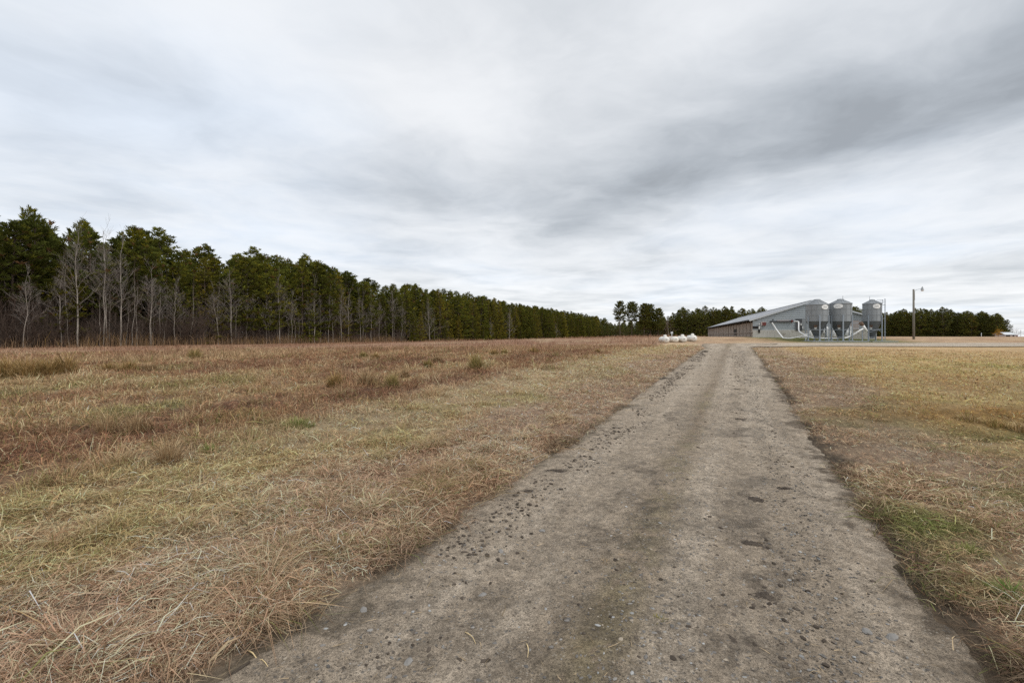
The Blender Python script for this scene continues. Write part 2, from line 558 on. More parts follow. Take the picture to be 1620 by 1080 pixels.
def build_roads():
    s = [0.2]
    while s[-1] < 48: s.append(s[-1] + max(.022, .0065 * s[-1]))
    s = np.array(s); tt = np.linspace(-1, 1, 120)
    S, Tt = np.meshgrid(s, tt, indexing='ij')
    cx = -0.67 + .493 * S
    hwL = ROAD_HW + .12 + 1.0 * sstep(36, 47, S); hwR = ROAD_HW + .20 + 3.2 * sstep(36, 47, S) ** 2
    edge = .26 * (fbm(cx * .9 + Tt * 0, S * .9, 3, 71 + 0) - .5)
    off = np.where(Tt < 0, Tt * (hwL + edge), Tt * (hwR + edge))
    X = cx + off; Yy = S
    Z = road_z(X, Yy, Tt)
    V = np.stack([X.ravel(), Yy.ravel(), Z.ravel()], 1)
    n0, n1 = S.shape
    i = np.arange(n0 - 1)[:, None] * n1 + np.arange(n1 - 1)[None, :]
    Fc = np.stack([i, i + 1, i + n1 + 1, i + n1], -1).reshape(-1, 4)
    x, y, q = X.ravel(), Yy.ravel(), Tt.ravel()
    n = fbm(x * 1.2, y * 1.2, 4, 91) - .5; nn = fbm(x * .35, y * .35, 3, 92) - .5
    n5 = fbm(x * 6, y * 6, 4, 93) - .5; n7 = fbm(x * 17, y * 13, 3, 95) - .5
    u_ = lat(x, y); ns = fbm(u_ * 3.4, y * .22, 4, 94) - .5
    c = np.tile(np.array([.315, .255, .19]), (len(x), 1))
    c = mixc(c, (.395, .327, .25), sstep(-.05, .18, ns * 1.3 + n * .4 + .5 * n7) * .8)
    ctr = np.exp(-((q + .03 + .1 * nn) / .115) ** 2) * np.clip(.72 + .9 * n + 1.2 * ns, 0, 1)
    c = mixc(c, (.165, .118, .075), ctr * .75)
    c = mixc(c, (.20, .175, .085), np.exp(-((q + .02) / .10) ** 2) * sstep(.06, .24, n + nn + n7) * .4)
    wl_ = np.exp(-((q + .55 + .1 * nn) / .22) ** 2) + .7 * np.exp(-((q - .22 - .1 * nn) / .13) ** 2)
    c = mixc(c, (.425, .355, .275), np.clip(wl_ * (.5 + 1.5 * ns + n7), 0, 1) * .7)
    r2 = np.exp(-((q - .42 - .12 * nn) / .14) ** 2) * np.clip(.2 + 2.2 * n + 1.5 * n5, 0, 1)
    c = mixc(c, (.13, .108, .085), r2 * .75)
    c = mixc(c, (.16, .13, .098), sstep(.05, .2, n * .6 + .7 * n5 + .5 * n7) * .42)
    eL = sstep(.80, .99, -q + .32 * n + .3 * n5 + .2 * n7); eR = sstep(.83, .98, q + .3 * n + .3 * n5 + .2 * n7)
    c = mixc(c, (.165, .132, .094), eL * .8)
    c = mixc(c, (.115, .088, .062), eR * .88)
    for (cx_, cy_, rx_, ry_) in STAINS:
        q2 = ((x - cx_) / (rx_ * 1.1)) ** 2 + ((y - cy_) / (ry_ * 1.3)) ** 2
        c = mixc(c, (.10, .08, .06), sstep(.25, .75, np.exp(-q2) * (.9 + 3.5 * n7 + 1.5 * n5)) * .5)
    me = np_mesh('dirt_road', V, Fc, c, True)
    m, t, b = new_mat('packed_dirt')
    co = t.new('ShaderNodeNewGeometry').outputs['Position']
    a = t.new('ShaderNodeAttribute', attribute_name='Col').outputs['Color']
    nf = t.noise(co, 75, 5, .8); nm = t.noise(co, 16, 6, .75); nl = t.noise(co, 3.1, 6, .65)
    k = t.math('MULTIPLY', t.mrange(nf, .36, .62, .58, 1.38), t.mrange(nm, .36, .62, .66, 1.30))
    k = t.math('MULTIPLY', k, t.mrange(nl, .3, .7, .80, 1.18))
    vm = t.new('ShaderNodeVectorMath', operation='SCALE'); t.link(a, vm.inputs[0]); t.link(k, vm.inputs['Scale'])
    c1 = vm.outputs[0]
    for sc_v, msk, col_, lo, hi in ((30, 4, (.13, .124, .115), .47, .58), (62, 7, (.06, .05, .04), .42, .54), (110, 9, (.07, .06, .05), .40, .52), (48, 5.3, (.46, .41, .34), .50, .62)):
        vo = t.new('ShaderNodeTexVoronoi'); vo.inputs['Scale'].default_value = sc_v
        wv2 = t.new('ShaderNodeVectorMath', operation='ADD'); t.link(co, wv2.inputs[0]); wv2.inputs[1].default_value = (sc_v, msk, 0)
        t.link(wv2.outputs[0], vo.inputs['Vector'])
        vr = t.math('MULTIPLY', t.mrange(vo.outputs['Distance'], .16, .34, 1, 0), t.mrange(t.noise(wv2.outputs[0], msk, 5, .75), lo, hi, 0, 1))
        c1 = t.mix(t.math('MULTIPLY', vr, .75), c1, col_)
    c1 = t.mix(t.mrange(t.noise(co, 26, 6, .8), .57, .70, 0, .7), c1, (.10, .082, .062))
    t.link(c1, b.inputs['Base Color'])
    b.inputs['Roughness'].default_value = .92; b.inputs['Specular IOR Level'].default_value = .15
    bp = t.new('ShaderNodeBump'); bp.inputs['Strength'].default_value = .9; bp.inputs['Distance'].default_value = .025
    t.link(t.math('ADD', nm, t.math('MULTIPLY', nf, .9)), bp.inputs['Height']); t.link(bp.outputs[0], b.inputs['Normal'])
    o = link_mesh('dirt_road', me, None, [m])
    tag(o, 'rutted grey-brown dirt road running from the foreground to the bins', 'road', kind='structure')
    # cross lane in front of the bins
    xs = np.linspace(20.0, 150, 220); tt = np.linspace(-1, 1, 9)
    S, Tt = np.meshgrid(xs, tt, indexing='ij')
    yc = LANE_Y - 3.2 * np.exp(-np.clip(S - 20, 0, None) / 3.5)
    hw = 3.9 + .5 * (fbm(S * .3, S * 0, 3, 45) - .5)
    Yy = yc + Tt * hw
    Z = terrain0(S, Yy) + .06
    V = np.stack([S.ravel(), Yy.ravel(), Z.ravel()], 1)
    n0, n1 = S.shape
    i = np.arange(n0 - 1)[:, None] * n1 + np.arange(n1 - 1)[None, :]
    Fc = np.stack([i, i + n1, i + n1 + 1, i + 1], -1).reshape(-1, 4)
    n = fbm(S.ravel() * .5, Yy.ravel() * 1.5, 4, 99) - .5
    c = np.tile(np.array([.42, .355, .28]), (S.size, 1)); c = mixc(c, (.32, .26, .19), sstep(0, .2, n) * .7)
    me = np_mesh('gravel_lane', V, Fc, c, True)
    o = link_mesh('gravel_lane', me, None, [m])
    tag(o, 'pale gravel lane crossing in front of the feed bins', 'lane', kind='structure')


def ground_hit(px, py):
    """where the line of sight through a photo pixel meets the ground"""
    dy = np.linspace(1.2, 120, 6000)
    xx = (px - 810) * dy / F; zz = CAM_H - (py - 533) * dy / F
    tz = terrain0(xx, dy)
    k = np.argmax(zz <= tz)
    return float(xx[k]), float(dy[k])


STAINS = [(*ground_hit(px, py), rx, ry) for px, py, rx, ry in (
    (880, 746, .16, .09), (838, 779, .07, .05), (1192, 792, .15, .15), (1160, 800, .08, .06), (1243, 774, .08, .05), (1186, 862, .20, .14), (1190, 830, .12, .2), (1208, 946, .10, .14),
    (1168, 664, .16, .12), (1166, 617, .25, .15), (1052, 600, .3, .4), (1200, 1020, .06, .06), (1130, 1015, .05, .05), (1230, 910, .18, .12), (1000, 800, .25, .3),
    (1015, 745, .16, .5), (1060, 660, .2, .5), (960, 860, .3, .2), (1165, 640, .12, .1), (1175, 700, .1, .08), (1075, 590, .3, .3), (985, 640, .25, .3), (940, 690, .12, .12))]
build_ground()
build_roads()


# ------------------------------------------------------------------ grass
def blades(name, Pn, az, e0, e1, L, W, col, mat):
    N = len(Pn)
    d0 = np.stack([np.cos(az) * np.cos(e0), np.sin(az) * np.cos(e0), np.sin(e0)], 1)
    az2 = az + RNG.normal(0, .35, N)
    d1 = np.stack([np.cos(az2) * np.cos(e1), np.sin(az2) * np.cos(e1), np.sin(e1)], 1)
    m = Pn + d0 * (L * .5)[:, None]; tp = m + d1 * (L * .5)[:, None]
    tw = RNG.uniform(-.9, .9, N)
    s = np.stack([-np.sin(az), np.cos(az), tw], 1)
    s /= np.linalg.norm(s, axis=1)[:, None]
    s = s * (W * .5)[:, None]
    V = np.stack([Pn - s, Pn + s, m - s * .85, m + s * .85, tp - s * .2, tp + s * .2], 1).reshape(-1, 3)
    b = np.arange(N)[:, None] * 6
    Fc = np.concatenate([b + np.array([0, 1, 3, 2]), b + np.array([2, 3, 5, 4])], 1).reshape(-1, 4)
    me = np_mesh(name, V, Fc, np.repeat(col, 6, axis=0), False)
    return link_mesh(name, me, None, [mat])


M_GRASS = attr_mat('dry_grass_blades', .75, .25)


def scatter(N, d0, d1, p, side):
    """random ground points, thinning with distance from the viewpoint as d^-p"""
    q = RNG.random(N); k = 2 - p
    d = (d0 ** k + q * (d1 ** k - d0 ** k)) ** (1 / k)
    a = RNG.uniform(math.radians(-62), math.radians(60), N)
    x = d * np.sin(a); y = d * np.cos(a)
    u = lat(x, y)
    ok = (u < 0) if side == 'L' else (u > 0)
    ok &= RNG.random(N) > road_mask(x, y, .02) * .985
    ok &= lane_mask(x, y) < .5
    ok &= (y < 46)
    return x[ok], y[ok], d[ok]


def grass_patch(name, passes, side, label):
    xs, ys, ds = [], [], []
    for (N, d0, d1, p) in passes:
        a = scatter(N, d0, d1, p, side); xs.append(a[0]); ys.append(a[1]); ds.append(a[2])
    x, y, d = np.concatenate(xs), np.concatenate(ys), np.concatenate(ds)
    # part of the blades gather into clumps of their own colour and height
    cl = RNG.random(len(x)) < .28
    cell = np.where(d < 8, .34, .75)
    cx = np.floor(x / cell); cy = np.floor(y / cell)
    jx = _hash(cx.astype(np.int64), cy.astype(np.int64), 5); jy = _hash(cx.astype(np.int64), cy.astype(np.int64), 6); hc = _hash(cx.astype(np.int64), cy.astype(np.int64), 7)
    has = cl & (hc < .42)
    rad = cell * (.12 + .2 * jx)
    gx_, gy_ = (cx + .2 + .6 * jx) * cell, (cy + .2 + .6 * jy) * cell
    x = np.where(has, gx_ + RNG.normal(0, 1, len(x)) * rad, x); y = np.where(has, gy_ + RNG.normal(0, 1, len(x)) * rad, y)
    u = lat(x, y); dist = np.abs(u) - ROAD_HW
    v = y + .49 * x
    n1 = fbm(x * .55, y * .55, 4, 1) - .5
    n2 = fbm(u * .7, v * .16, 4, 2) - .5
    n6 = fbm(x * 2.4, y * 2.4, 3, 61) - .5
    keep = RNG.random(len(x)) < np.clip(.75 + 1.6 * n6, .15, 1)
    keep &= RNG.random(len(x)) < np.clip((dist - (.13 if side == 'R' else .0) + .45 * n6 + .35 * n1) / .22 + .62, 0.02, 1)
    keep &= RNG.random(len(x)) > road_mask(x, y, -.06) * .985
    x, y, d, u, dist, n1, n2, n6, has, hc, rad, gx_, gy_ = [q[keep] for q in (x, y, d, u, dist, n1, n2, n6, has, hc, rad, gx_, gy_)]
    N = len(x)
    c = ground_color(x, y)
    green = (c[:, 1] > c[:, 0] * .93)
    c = c * np.array([1.25, 1.18, 1.12]) * np.exp(RNG.normal(0, .40, N))[:, None]
    rose = RNG.random(N) < .3
    c[rose] = c[rose] * np.array([1.03, .95, .94])
    straw = RNG.random(N) < .08
    c[straw] = np.array([.62, .48, .30]) * RNG.uniform(.7, 1.15, straw.sum())[:, None]
    brown = RNG.random(N) < .16
    c[brown] = np.array([.24, .14, .08]) * RNG.uniform(.5, 1.2, brown.sum())[:, None]
    pal = np.array([[.48, .36, .21], [.36, .24, .14], [.27, .16, .095], [.27, .235, .10], [.52, .40, .25], [.40, .28, .16]])
    pc = pal[(hc * 997).astype(int) % 6]
    pw = .6 if side == 'L' else .3
    c = np.where(has[:, None], pc * np.exp(RNG.normal(0, .3, N))[:, None] * pw + c * (1 - pw), c)
    gsp = (RNG.random(N) < np.clip(.02 + (.10 * (y < 5.5) if side == 'R' else 0) + .3 * n1 + .4 * n6, 0, .4)) & ~straw
    c[gsp] = c[gsp] * .35 + np.array([.16, .205, .055]) * .65 * RNG.uniform(.7, 1.25, gsp.sum())[:, None]
    az = RNG.uniform(0, 2 * PI, N)
    az = np.where(has, np.arctan2(y - gy_, x - gx_) + RNG.normal(0, .6, N), az)
    field = sstep(4.2, 5.8, dist + n1 * 2) if side == 'L' else np.zeros(N)
    nearr = 1 - sstep(1.2, 2.8, dist + n1 * 1.6)            # trampled thatch beside the road
    up = np.clip(.24 + .35 * (1 - nearr) + .3 * n6 + green * .2 + has * .35, 0, 1)
    is_up = RNG.random(N) < up
    e0 = np.where(is_up, RNG.uniform(.5, 1.4, N), RNG.uniform(.0, .6, N))
    e1 = np.where(is_up, e0 - RNG.uniform(.0, 1.1, N), RNG.uniform(-.6, .25, N))
    L = np.where(is_up, RNG.uniform(.04, .12, N) * (1 + .9 * field), RNG.gamma(3.0, .034, N) + .02)
    L = L * np.clip(1 + 1.6 * n6, .45, 1.9) * np.where(has, 1.0 + .9 * hc / .42 * (1 + .6 * field), 1)
    L = np.where(green, L * .8, L)
    L = np.clip(L, .02, .42) * (.78 if side == 'R' else 1.0) * (1 - .45 * sstep(26, 42, d) * (u > 0))
    W = (.0011 + .00058 * d) * np.exp(RNG.normal(0, .42, N))
    z = terrain(x, y) + np.where(is_up, -.008, RNG.uniform(.0, .04, N) * (.4 + np.clip(.8 + 2 * n6, 0, 1.4)))
    Pn = np.stack([x, y, z], 1)
    o = blades(name, Pn, az, e0, e1, L, W, np.clip(c, .01, .58), M_GRASS)
    tag(o, label, 'grass', kind='stuff')


grass_patch('dry_grass', [(720000, 1.1, 7, 1.0), (800000, 7, 54, 1.15)], 'L', 'dry tan and brown grass covering the field left of the road')
grass_patch('lawn_grass', [(440000, 1.1, 7, 1.0), (520000, 7, 46, 1.15)], 'R', 'yellow-tan mown grass with green patches right of the road')


def long_stems():
    """long fallen straw stems lying over the verge"""
    N = 520
    x, y, d = scatter(4200, 1.3, 16, 1.3, 'L')
    x, y, d = x[:N], y[:N], d[:N]; N = len(x)
    az = np.where(RNG.random(N) < .6, RNG.normal(.35, .35, N), RNG.uniform(0, 2 * PI, N))
    e0 = RNG.uniform(.02, .3, N); e1 = RNG.uniform(-.2, .1, N)
    L = RNG.uniform(.25, .75, N); W = (.0022 + .0005 * d) * RNG.uniform(.7, 1.4, N)
    c = np.array([.50, .36, .19]) * RNG.uniform(.6, 1.25, N)[:, None]
    Pn = np.stack([x, y, terrain(x, y) + .02], 1)
    o = blades('fallen_straw', Pn, az, e0, e1, L, W, c, M_GRASS)
    tag(o, 'long pale straw stems fallen over the left verge', 'straw', kind='stuff')
    # bits of straw and dead grass lying on the road
    N = 1500
    dd = 1.8 + 16 * RNG.random(N) ** 1.6; q = RNG.uniform(-1, 1, N)
    q = np.where(RNG.random(N) < .5, np.sign(q) * np.abs(q) ** .4, q)
    x = -0.67 + .493 * dd + q * ROAD_HW; y = dd
    az = RNG.uniform(0, 2 * PI, N)
    L = RNG.uniform(.015, .07, N) * np.where(RNG.random(N) < .1, 2.2, 1); W = RNG.uniform(.002, .0045, N)
    c = np.array([.42, .32, .2]) * RNG.uniform(.45, 1.3, N)[:, None]
    Pn = np.stack([x, y, road_z(x, y, q) + .006], 1)
    o = blades('straw_litter', Pn, az, RNG.uniform(0, .2, N), RNG.uniform(-.15, .1, N), L, W, c, M_GRASS)
    tag(o, 'scattered straw bits lying on the dirt road', 'litter', kind='stuff')


long_stems()


# ------------------------------------------------------------------ gravel and clods on the road
def ico(sub=1):
    bm = bmesh.new(); bmesh.ops.create_icosphere(bm, subdivisions=sub, radius=1)
    V = np.array([v.co[:] for v in bm.verts]); Fc = np.array([[v.index for v in f.verts] for f in bm.faces]); bm.free()
    return V, Fc


def build_gravel():
    V0, F0 = ico(1)
    N = 26000
    d = 1.7 + 30 * RNG.random(N) ** 1.9
    q = RNG.uniform(-.97, .97, N)
    right = RNG.random(N) < .45
    q = np.where(right, np.clip(RNG.normal(.36, .25, N), -.95, .95), q)
    x = -0.67 + .493 * d + q * ROAD_HW; y = d
    s = np.exp(RNG.normal(math.log(.0045), .6, N)) * (1 + .02 * d)
    s = np.clip(s, .002, .013)
    z = road_z(x, y, q) - s * .05
    az = RNG.uniform(0, 2 * PI, N)
    ax = RNG.uniform(.8, 1.5, N); ay = RNG.uniform(.6, 1.0, N); azs = RNG.uniform(.35, .7, N)
    J = 1 + RNG.uniform(-.25, .25, (N, len(V0)))
    L = V0[None] * J[..., None]
    lx = L[..., 0] * (s * ax)[:, None]; ly = L[..., 1] * (s * ay)[:, None]; lz = L[..., 2] * (s * azs)[:, None]
    ca, sa = np.cos(az)[:, None], np.sin(az)[:, None]
    V = np.stack([lx * ca - ly * sa + x[:, None], lx * sa + ly * ca + y[:, None], lz + z[:, None]], -1).reshape(-1, 3)
    Fc = (np.arange(N)[:, None, None] * len(V0) + F0[None]).reshape(-1, 3)
    pal = np.array([[.17, .158, .145], [.22, .206, .188], [.105, .098, .09], [.30, .30, .29], [.09, .075, .06], [.26, .22, .17]])
    c = pal[RNG.choice(6, N, p=[.22, .16, .2, .07, .25, .1])] * RNG.uniform(.7, 1.25, N)[:, None]
    me = np_mesh('gravel', V, Fc, np.repeat(c, len(V0), 0), False)
    o = link_mesh('gravel', me, None, [attr_mat('stone', .75)])
    tag(o, 'small blue-grey stones scattered over the dirt road', 'gravel', kind='stuff')


def build_crumbs():
    V0, F0 = ico(1)
    N = 4200
    d = 2.2 + 32 * RNG.random(N) ** 1.3
    k = RNG.random(N)
    q = np.where(k < .62, -.80 + RNG.normal(0, .11, N) + .04 * np.sin(d), np.where(k < .85, RNG.normal(.42, .10, N), RNG.uniform(-.9, .9, N)))
    x = -0.67 + .493 * d + q * ROAD_HW; y = d
    ok = (fbm(x * 1.1, y * .7, 3, 131) > .47) & (np.abs(q) < .97)
    x, y, q, d = x[ok], y[ok], q[ok], d[ok]; N = len(x)
    s_ = np.clip(np.exp(RNG.normal(math.log(.0065), .55, N)) * (1 + .045 * d), .002, .010 + .0014 * d)
    z = road_z(x, y, q) + s_ * .1
    az = RNG.uniform(0, 2 * PI, N)
    J = 1 + RNG.uniform(-.3, .3, (N, len(V0)))
    L = V0[None] * J[..., None]
    lx = L[..., 0] * (s_ * 1.5)[:, None]; ly = L[..., 1] * s_[:, None]; lz = L[..., 2] * (s_ * .6)[:, None]
    ca, sa = np.cos(az)[:, None], np.sin(az)[:, None]
    V = np.stack([lx * ca - ly * sa + x[:, None], lx * sa + ly * ca + y[:, None], lz + z[:, None]], -1).reshape(-1, 3)
    Fc = (np.arange(N)[:, None, None] * len(V0) + F0[None]).reshape(-1, 3)
    c = np.array([.075, .06, .047]) * RNG.uniform(.6, 1.5, N)[:, None]
    me = np_mesh('dirt_crumbs', V, Fc, np.repeat(c, len(V0), 0), False)
    o = link_mesh('dirt_crumbs', me, None, [attr_mat('dark_soil', .95)])
    tag(o, 'dark crumbs of mud strewn along the road, thickest down its left side', 'dirt', kind='stuff')


build_gravel()
build_crumbs()
M_MUD = simple_mat('dark_mud', (.07, .055, .042), .95, 0, .45, 60, None, bump=.8)
M_STONE = simple_mat('grey_stone', (.21, .198, .182), .7, 0, .25, 30, bump=.4)


def on_road(x, y): return abs(lat(x, y)) < ROAD_HW


def gz(x, y):
    if on_road(x, y): return float(road_z(np.array([x]), np.array([y]), np.array([lat(x, y) / ROAD_HW]))[0])
    return float(terrain(np.array([x]), np.array([y]))[0])


def clod_patch(px, py, rx, ry, h, label, n=26, group=None):
    """a trodden lump of dark mud: a heap of crumbs of all sizes pressed together over a low ragged core"""
    x0, y0 = ground_hit(px, py)
    V0, F0 = ico(2); V1, F1 = ico(1)
    Vs, Fs, k = [], [], 0
    seed = int(px * 7 + py)
    rr = np.random.default_rng(seed)
    for i in range(1):
        s_ = .98; c = np.array([0, 0, -h * .3])
        J = 1 + .5 * (fbm(V0[:, 0] * 2.2 + seed % 97 + i, V0[:, 1] * 2.2, 3, 3) - .5) + rr.uniform(-.1, .1, len(V0))
        Vs.append(V0 * J[:, None] * np.array([rx * s_, ry * s_, h * .5]) + c); Fs.append(F0 + k); k += len(V0)
    for i in range(n * 5):
        ang = rr.uniform(0, 2 * PI); r = min(abs(rr.normal(0, .5)), .9)
        s_ = rr.uniform(.03, .15) * min(rx, ry) * (1.3 - .4 * min(r, 1.5))
        c = np.array([math.cos(ang) * r * rx, math.sin(ang) * r * ry, h * max(0, .6 - r) * .6])
        Vs.append(V1 * s_ * np.array([rr.uniform(.9, 1.6), 1, .7]) * (1 + rr.uniform(-.3, .3, (len(V1), 1))) + c)
        Fs.append(F1 + k); k += len(V1)
    me = np_mesh('mud_clod', np.concatenate(Vs), np.concatenate(Fs), None, False)
    o = link_mesh('mud_clod', me, None, [M_MUD])
    o.location = (x0, y0, gz(x0, y0) - .002); o.rotation_euler.z = rr.uniform(-.3, .3)
    tag(o, label, 'mud clod', group)


clod_patch(768, 697, .20, .10, .05, 'black churned mud clod lying in the grass left of the road')
clod_patch(880, 746, .15, .08, .02, 'wide flat dark mud patch at the left road edge')
clod_patch(838, 779, .085, .05, .012, 'small triangular dark mud patch on the left road side')
clod_patch(946, 657, .13, .08, .04, 'dark mud lump at the left road edge, mid-distance')
clod_patch(938, 687, .07, .045, .03, 'small round mud lump just below the left edge lump')
clod_patch(1192, 792, .13, .11, .02, 'dark mud spot mid-road, right of the centre track')
clod_patch(1243, 774, .09, .05, .025, 'small mud lump near the right road edge')
clod_patch(1186, 862, .17, .10, .025, 'largest dark mud patch in the right wheel track')
clod_patch(1208, 946, .09, .10, .012, 'dark mud smear in the right wheel track, nearest the foreground')
clod_patch(1168, 664, .17, .09, .03, 'mud patch in the right wheel track, mid-distance', 14)
clod_patch(1166, 617, .30, .10, .03, 'dark mud streak in the right wheel track, farther up the road', 14)
clod_patch(1052, 600, .30, .20, .06, 'dark clump on the left edge high up the road', 20)
clod_patch(697, 1014, .02, .018, .014, 'tiny black clod alone on the left foreground dirt', 6)


def stone(px, py, r, label):
    x0, y0 = ground_hit(px, py)
    V0, F0 = ico(2)
    rr = np.random.default_rng(int(px + py))
    V = V0 * (1 + rr.uniform(-.14, .14, (len(V0), 1))) * np.array([r * 1.3, r * .9, r * .6])
    V[:, 2] += r * .8 * np.clip(V0[:, 0] * .3, -.3, .3)
    me = np_mesh('stone', V, F0, None, False)
    o = link_mesh('stone', me, None, [M_STONE])
    o.location = (x0, y0, gz(x0, y0) - r * .08); o.rotation_euler.z = rr.uniform(0, 6)
    tag(o, label, 'stone')


stone(763, 941, .021, 'smooth grey stone lying mid-left on the foreground dirt')
stone(575, 970, .023, 'dark wet-looking stone near the left road edge')
stone(646, 1053, .022, 'flat blue-grey stone at the bottom left of the road')
stone(1371, 1003, .028, 'pale stone, left one of the pale pair in the right foreground')
stone(1412, 1013, .027, 'pale stone, right one of the pale pair in the right foreground')
stone(857, 841, .026, 'blue-grey stone above the road centre near the mud')
stone(793, 878, .022, 'dark stone set in the road left of centre')


def straw_stalk(px0, py0, px1, py1, r, label, col):
    a = ground_hit(px0, py0); b = ground_hit(px1, py1)
    mb = MB()
    pts = []
    for i in range(6):
        f = i / 5; x = a[0] + (b[0] - a[0]) * f; y = a[1] + (b[1] - a[1]) * f
        pts.append(Vector((x + .06 * math.hypot(b[0] - a[0], b[1] - a[1]) * math.sin(f * 3.4), y, gz(x, y) + r * 1.1 + .008 * math.sin(f * PI))))
    mb.tube([p - pts[0] for p in pts], [r * .62 * (1 - .6 * i / 5) for i in range(6)], 5)
    o = mb.build('straw_stalk', col); o.location = pts[0]
    return tag(o, label, 'stalk')


M_STRAW = simple_mat('pale_straw', (.60, .46, .25), .7, 0, .2, 20)
M_TWIG = simple_mat('grey_twig', (.26, .20, .15), .85, 0, .25, 20)
straw_stalk(391, 1032, 425, 1063, .0065, 'pale straw stalk lying flat in the lower left road corner', M_STRAW)
straw_stalk(497, 953, 537, 942, .006, 'orange straw stalk at the grass edge left', M_STRAW)
straw_stalk(736, 1007, 753, 1026, .005, 'short pale stalk in the middle of the foreground road', M_STRAW)
straw_stalk(408, 1028, 456, 966, .006, 'thin bent brown twig leaning over the left road edge', M_TWIG)
straw_stalk(833, 1030, 835, 1050, .005, 'short straw bit at the bottom centre of the road', M_STRAW)
straw_stalk(352, 1078, 396, 1051, .02, 'dark rotten stick at the bottom left road edge', M_MUD)


# ------------------------------------------------------------------ tussocks
M_TUFT = attr_mat('tussock_blades', .75, .25)


def tussock_mesh(n, h, r, cols, lean=.5, seed=0, wid=.006):
    rr = np.random.default_rng(seed)
    a = rr.uniform(0, 2 * PI, n); q = r * rr.random(n) ** .65 * .55
    Pn = np.stack([q * np.cos(a), q * np.sin(a), np.full(n, -.02)], 1)
    az = a + rr.normal(0, .7, n)
    L = h * rr.uniform(.35, 1.15, n) * (1.08 - .6 * (q / (r * .55)) ** 2)
    e0 = np.clip(PI / 2 - (.3 + q / (r * .55)) * rr.random(n) * lean, .25, 1.55); e1 = e0 - rr.uniform(.1, .95, n)
    d0 = np.stack([np.cos(az) * np.cos(e0), np.sin(az) * np.cos(e0), np.sin(e0)], 1)
    d1 = np.stack([np.cos(az) * np.cos(e1), np.sin(az) * np.cos(e1), np.sin(e1)], 1)
    m = Pn + d0 * (L * .55)[:, None]; tp = m + d1 * (L * .5)[:, None]
    s = np.stack([-np.sin(az), np.cos(az), np.zeros(n)], 1) * (wid * .5 * rr.uniform(.6, 1.4, n))[:, None]
    V = np.stack([Pn - s, Pn + s, m - s, m + s, tp - s * .2, tp + s * .2], 1).reshape(-1, 3)
    b = np.arange(n)[:, None] * 6
    Fc = np.concatenate([b + np.array([0, 1, 3, 2]), b + np.array([2, 3, 5, 4])], 1).reshape(-1, 4)
    cc = np.array(cols)[rr.integers(0, len(cols), n)] * rr.uniform(.65, 1.3, n)[:, None]
    return np_mesh('grass_tussock', V, Fc, np.repeat(cc, 6, 0), False)


TAN = [(.46, .33, .19), (.36, .24, .13), (.52, .40, .24), (.30, .20, .11)]
OLIVE = [(.40, .29, .13), (.28, .24, .09), (.50, .37, .18), (.24, .20, .07)]
GREEN = [(.24, .26, .08), (.32, .32, .13), (.18, .21, .06), (.45, .39, .2)]
RUST = [(.42, .27, .12), (.34, .22, .09), (.48, .34, .17), (.24, .18, .07)]
tid = [0]


def tussock(px, py, hpx, wpx, cols, label, n=None, lean=.6, group=None):
    x, y = ground_hit(px, py)
    h = hpx * y / F; r = wpx * y / F / 2
    tid[0] += 1
    wid = max(.004, .0011 * y)
    me = tussock_mesh(n or int(260 + 180 * min(3, wpx / 25)), h * 1.35, r * 1.4, cols, lean, tid[0], wid)
    o = link_mesh('grass_tussock', me, None, [M_TUFT])
    o.location = (x, y, gz(x, y))
    tag(o, label, 'grass tussock', group)


tussock(753, 587, 22, 22, OLIVE, 'tall olive grass tussock standing alone, highest in the mid field')
tussock(529, 616, 20, 26, RUST, 'rust-brown tussock, leftmost of the mid-field row of tussocks')
tussock(581, 612, 20, 40, TAN, 'wide pale tan tussock in the middle of the mid-field row')
tussock(621, 615, 20, 20, OLIVE, 'olive-brown tussock, rightmost of the mid-field row')
tussock(640, 600, 14, 14, TAN, 'small tan tussock just behind the mid-field row')
tussock(690, 574, 10, 22, TAN, 'pale tussock left of the tall olive one and farther off', lean=.8)
tussock(677, 583, 9, 16, OLIVE, 'low greenish tussock left of the tall olive one')
tussock(575, 567, 8, 16, OLIVE, 'small dark tussock far out in the middle field')
tussock(594, 568, 8, 13, RUST, 'small rusty tussock beside the small dark far one')
tussock(308, 568, 13, 24, OLIVE, 'dark olive tussock alone in the far left field')
tussock(781, 562, 7, 15, RUST, 'small reddish tussock in the far field nearing the middle')
tussock(798, 562, 7, 12, OLIVE, 'small olive tussock beside the reddish far one')
tussock(845, 558, 7, 24, RUST, 'low wide brown tussock in the far field beyond the others')
tussock(945, 559, 5, 9, RUST, 'tiny dark tussock closest to the road in the far field')
for k, (px, py, wd) in enumerate([(12, 598, 46), (44, 600, 46), (76, 597, 44), (104, 594, 34)]):
    tussock(px, py, 26, wd, RUST, 'thick rust-brown tussock of the clump at the far left field edge',
            lean=.7, group='rust-brown tussocks clumped at the far left')
tussock(172, 588, 12, 26, RUST, 'low rusty tussock right of the big left clump')
tussock(205, 588, 14, 34, RUST, 'rusty tussock with olive base, second right of the big left clump')
tussock(236, 587, 12, 28, TAN, 'pale fading tussock, third right of the big left clump')
tussock(470, 681, 15, 62, GREEN, 'bright pale green grass tuft in the near left field', lean=1.0, n=520)
tussock(490, 830, 22, 44, [(.07, .12, .03), (.12, .19, .05), (.25, .26, .1)], 'dark green grass tuft in the thatch by the road', n=160, lean=1.2)
tussock(267, 738, 34, 46, TAN, 'tan dried tussock with tall pale stems in the near left field', n=380, lean=.8)
tussock(190, 745, 26, 52, TAN, 'lower tan tussock just left of the tall-stemmed one', n=380, lean=.9)
tussock(330, 722, 14, 44, GREEN, 'low yellow-green tuft right of the tall-stemmed tussock', n=300, lean=1.1)
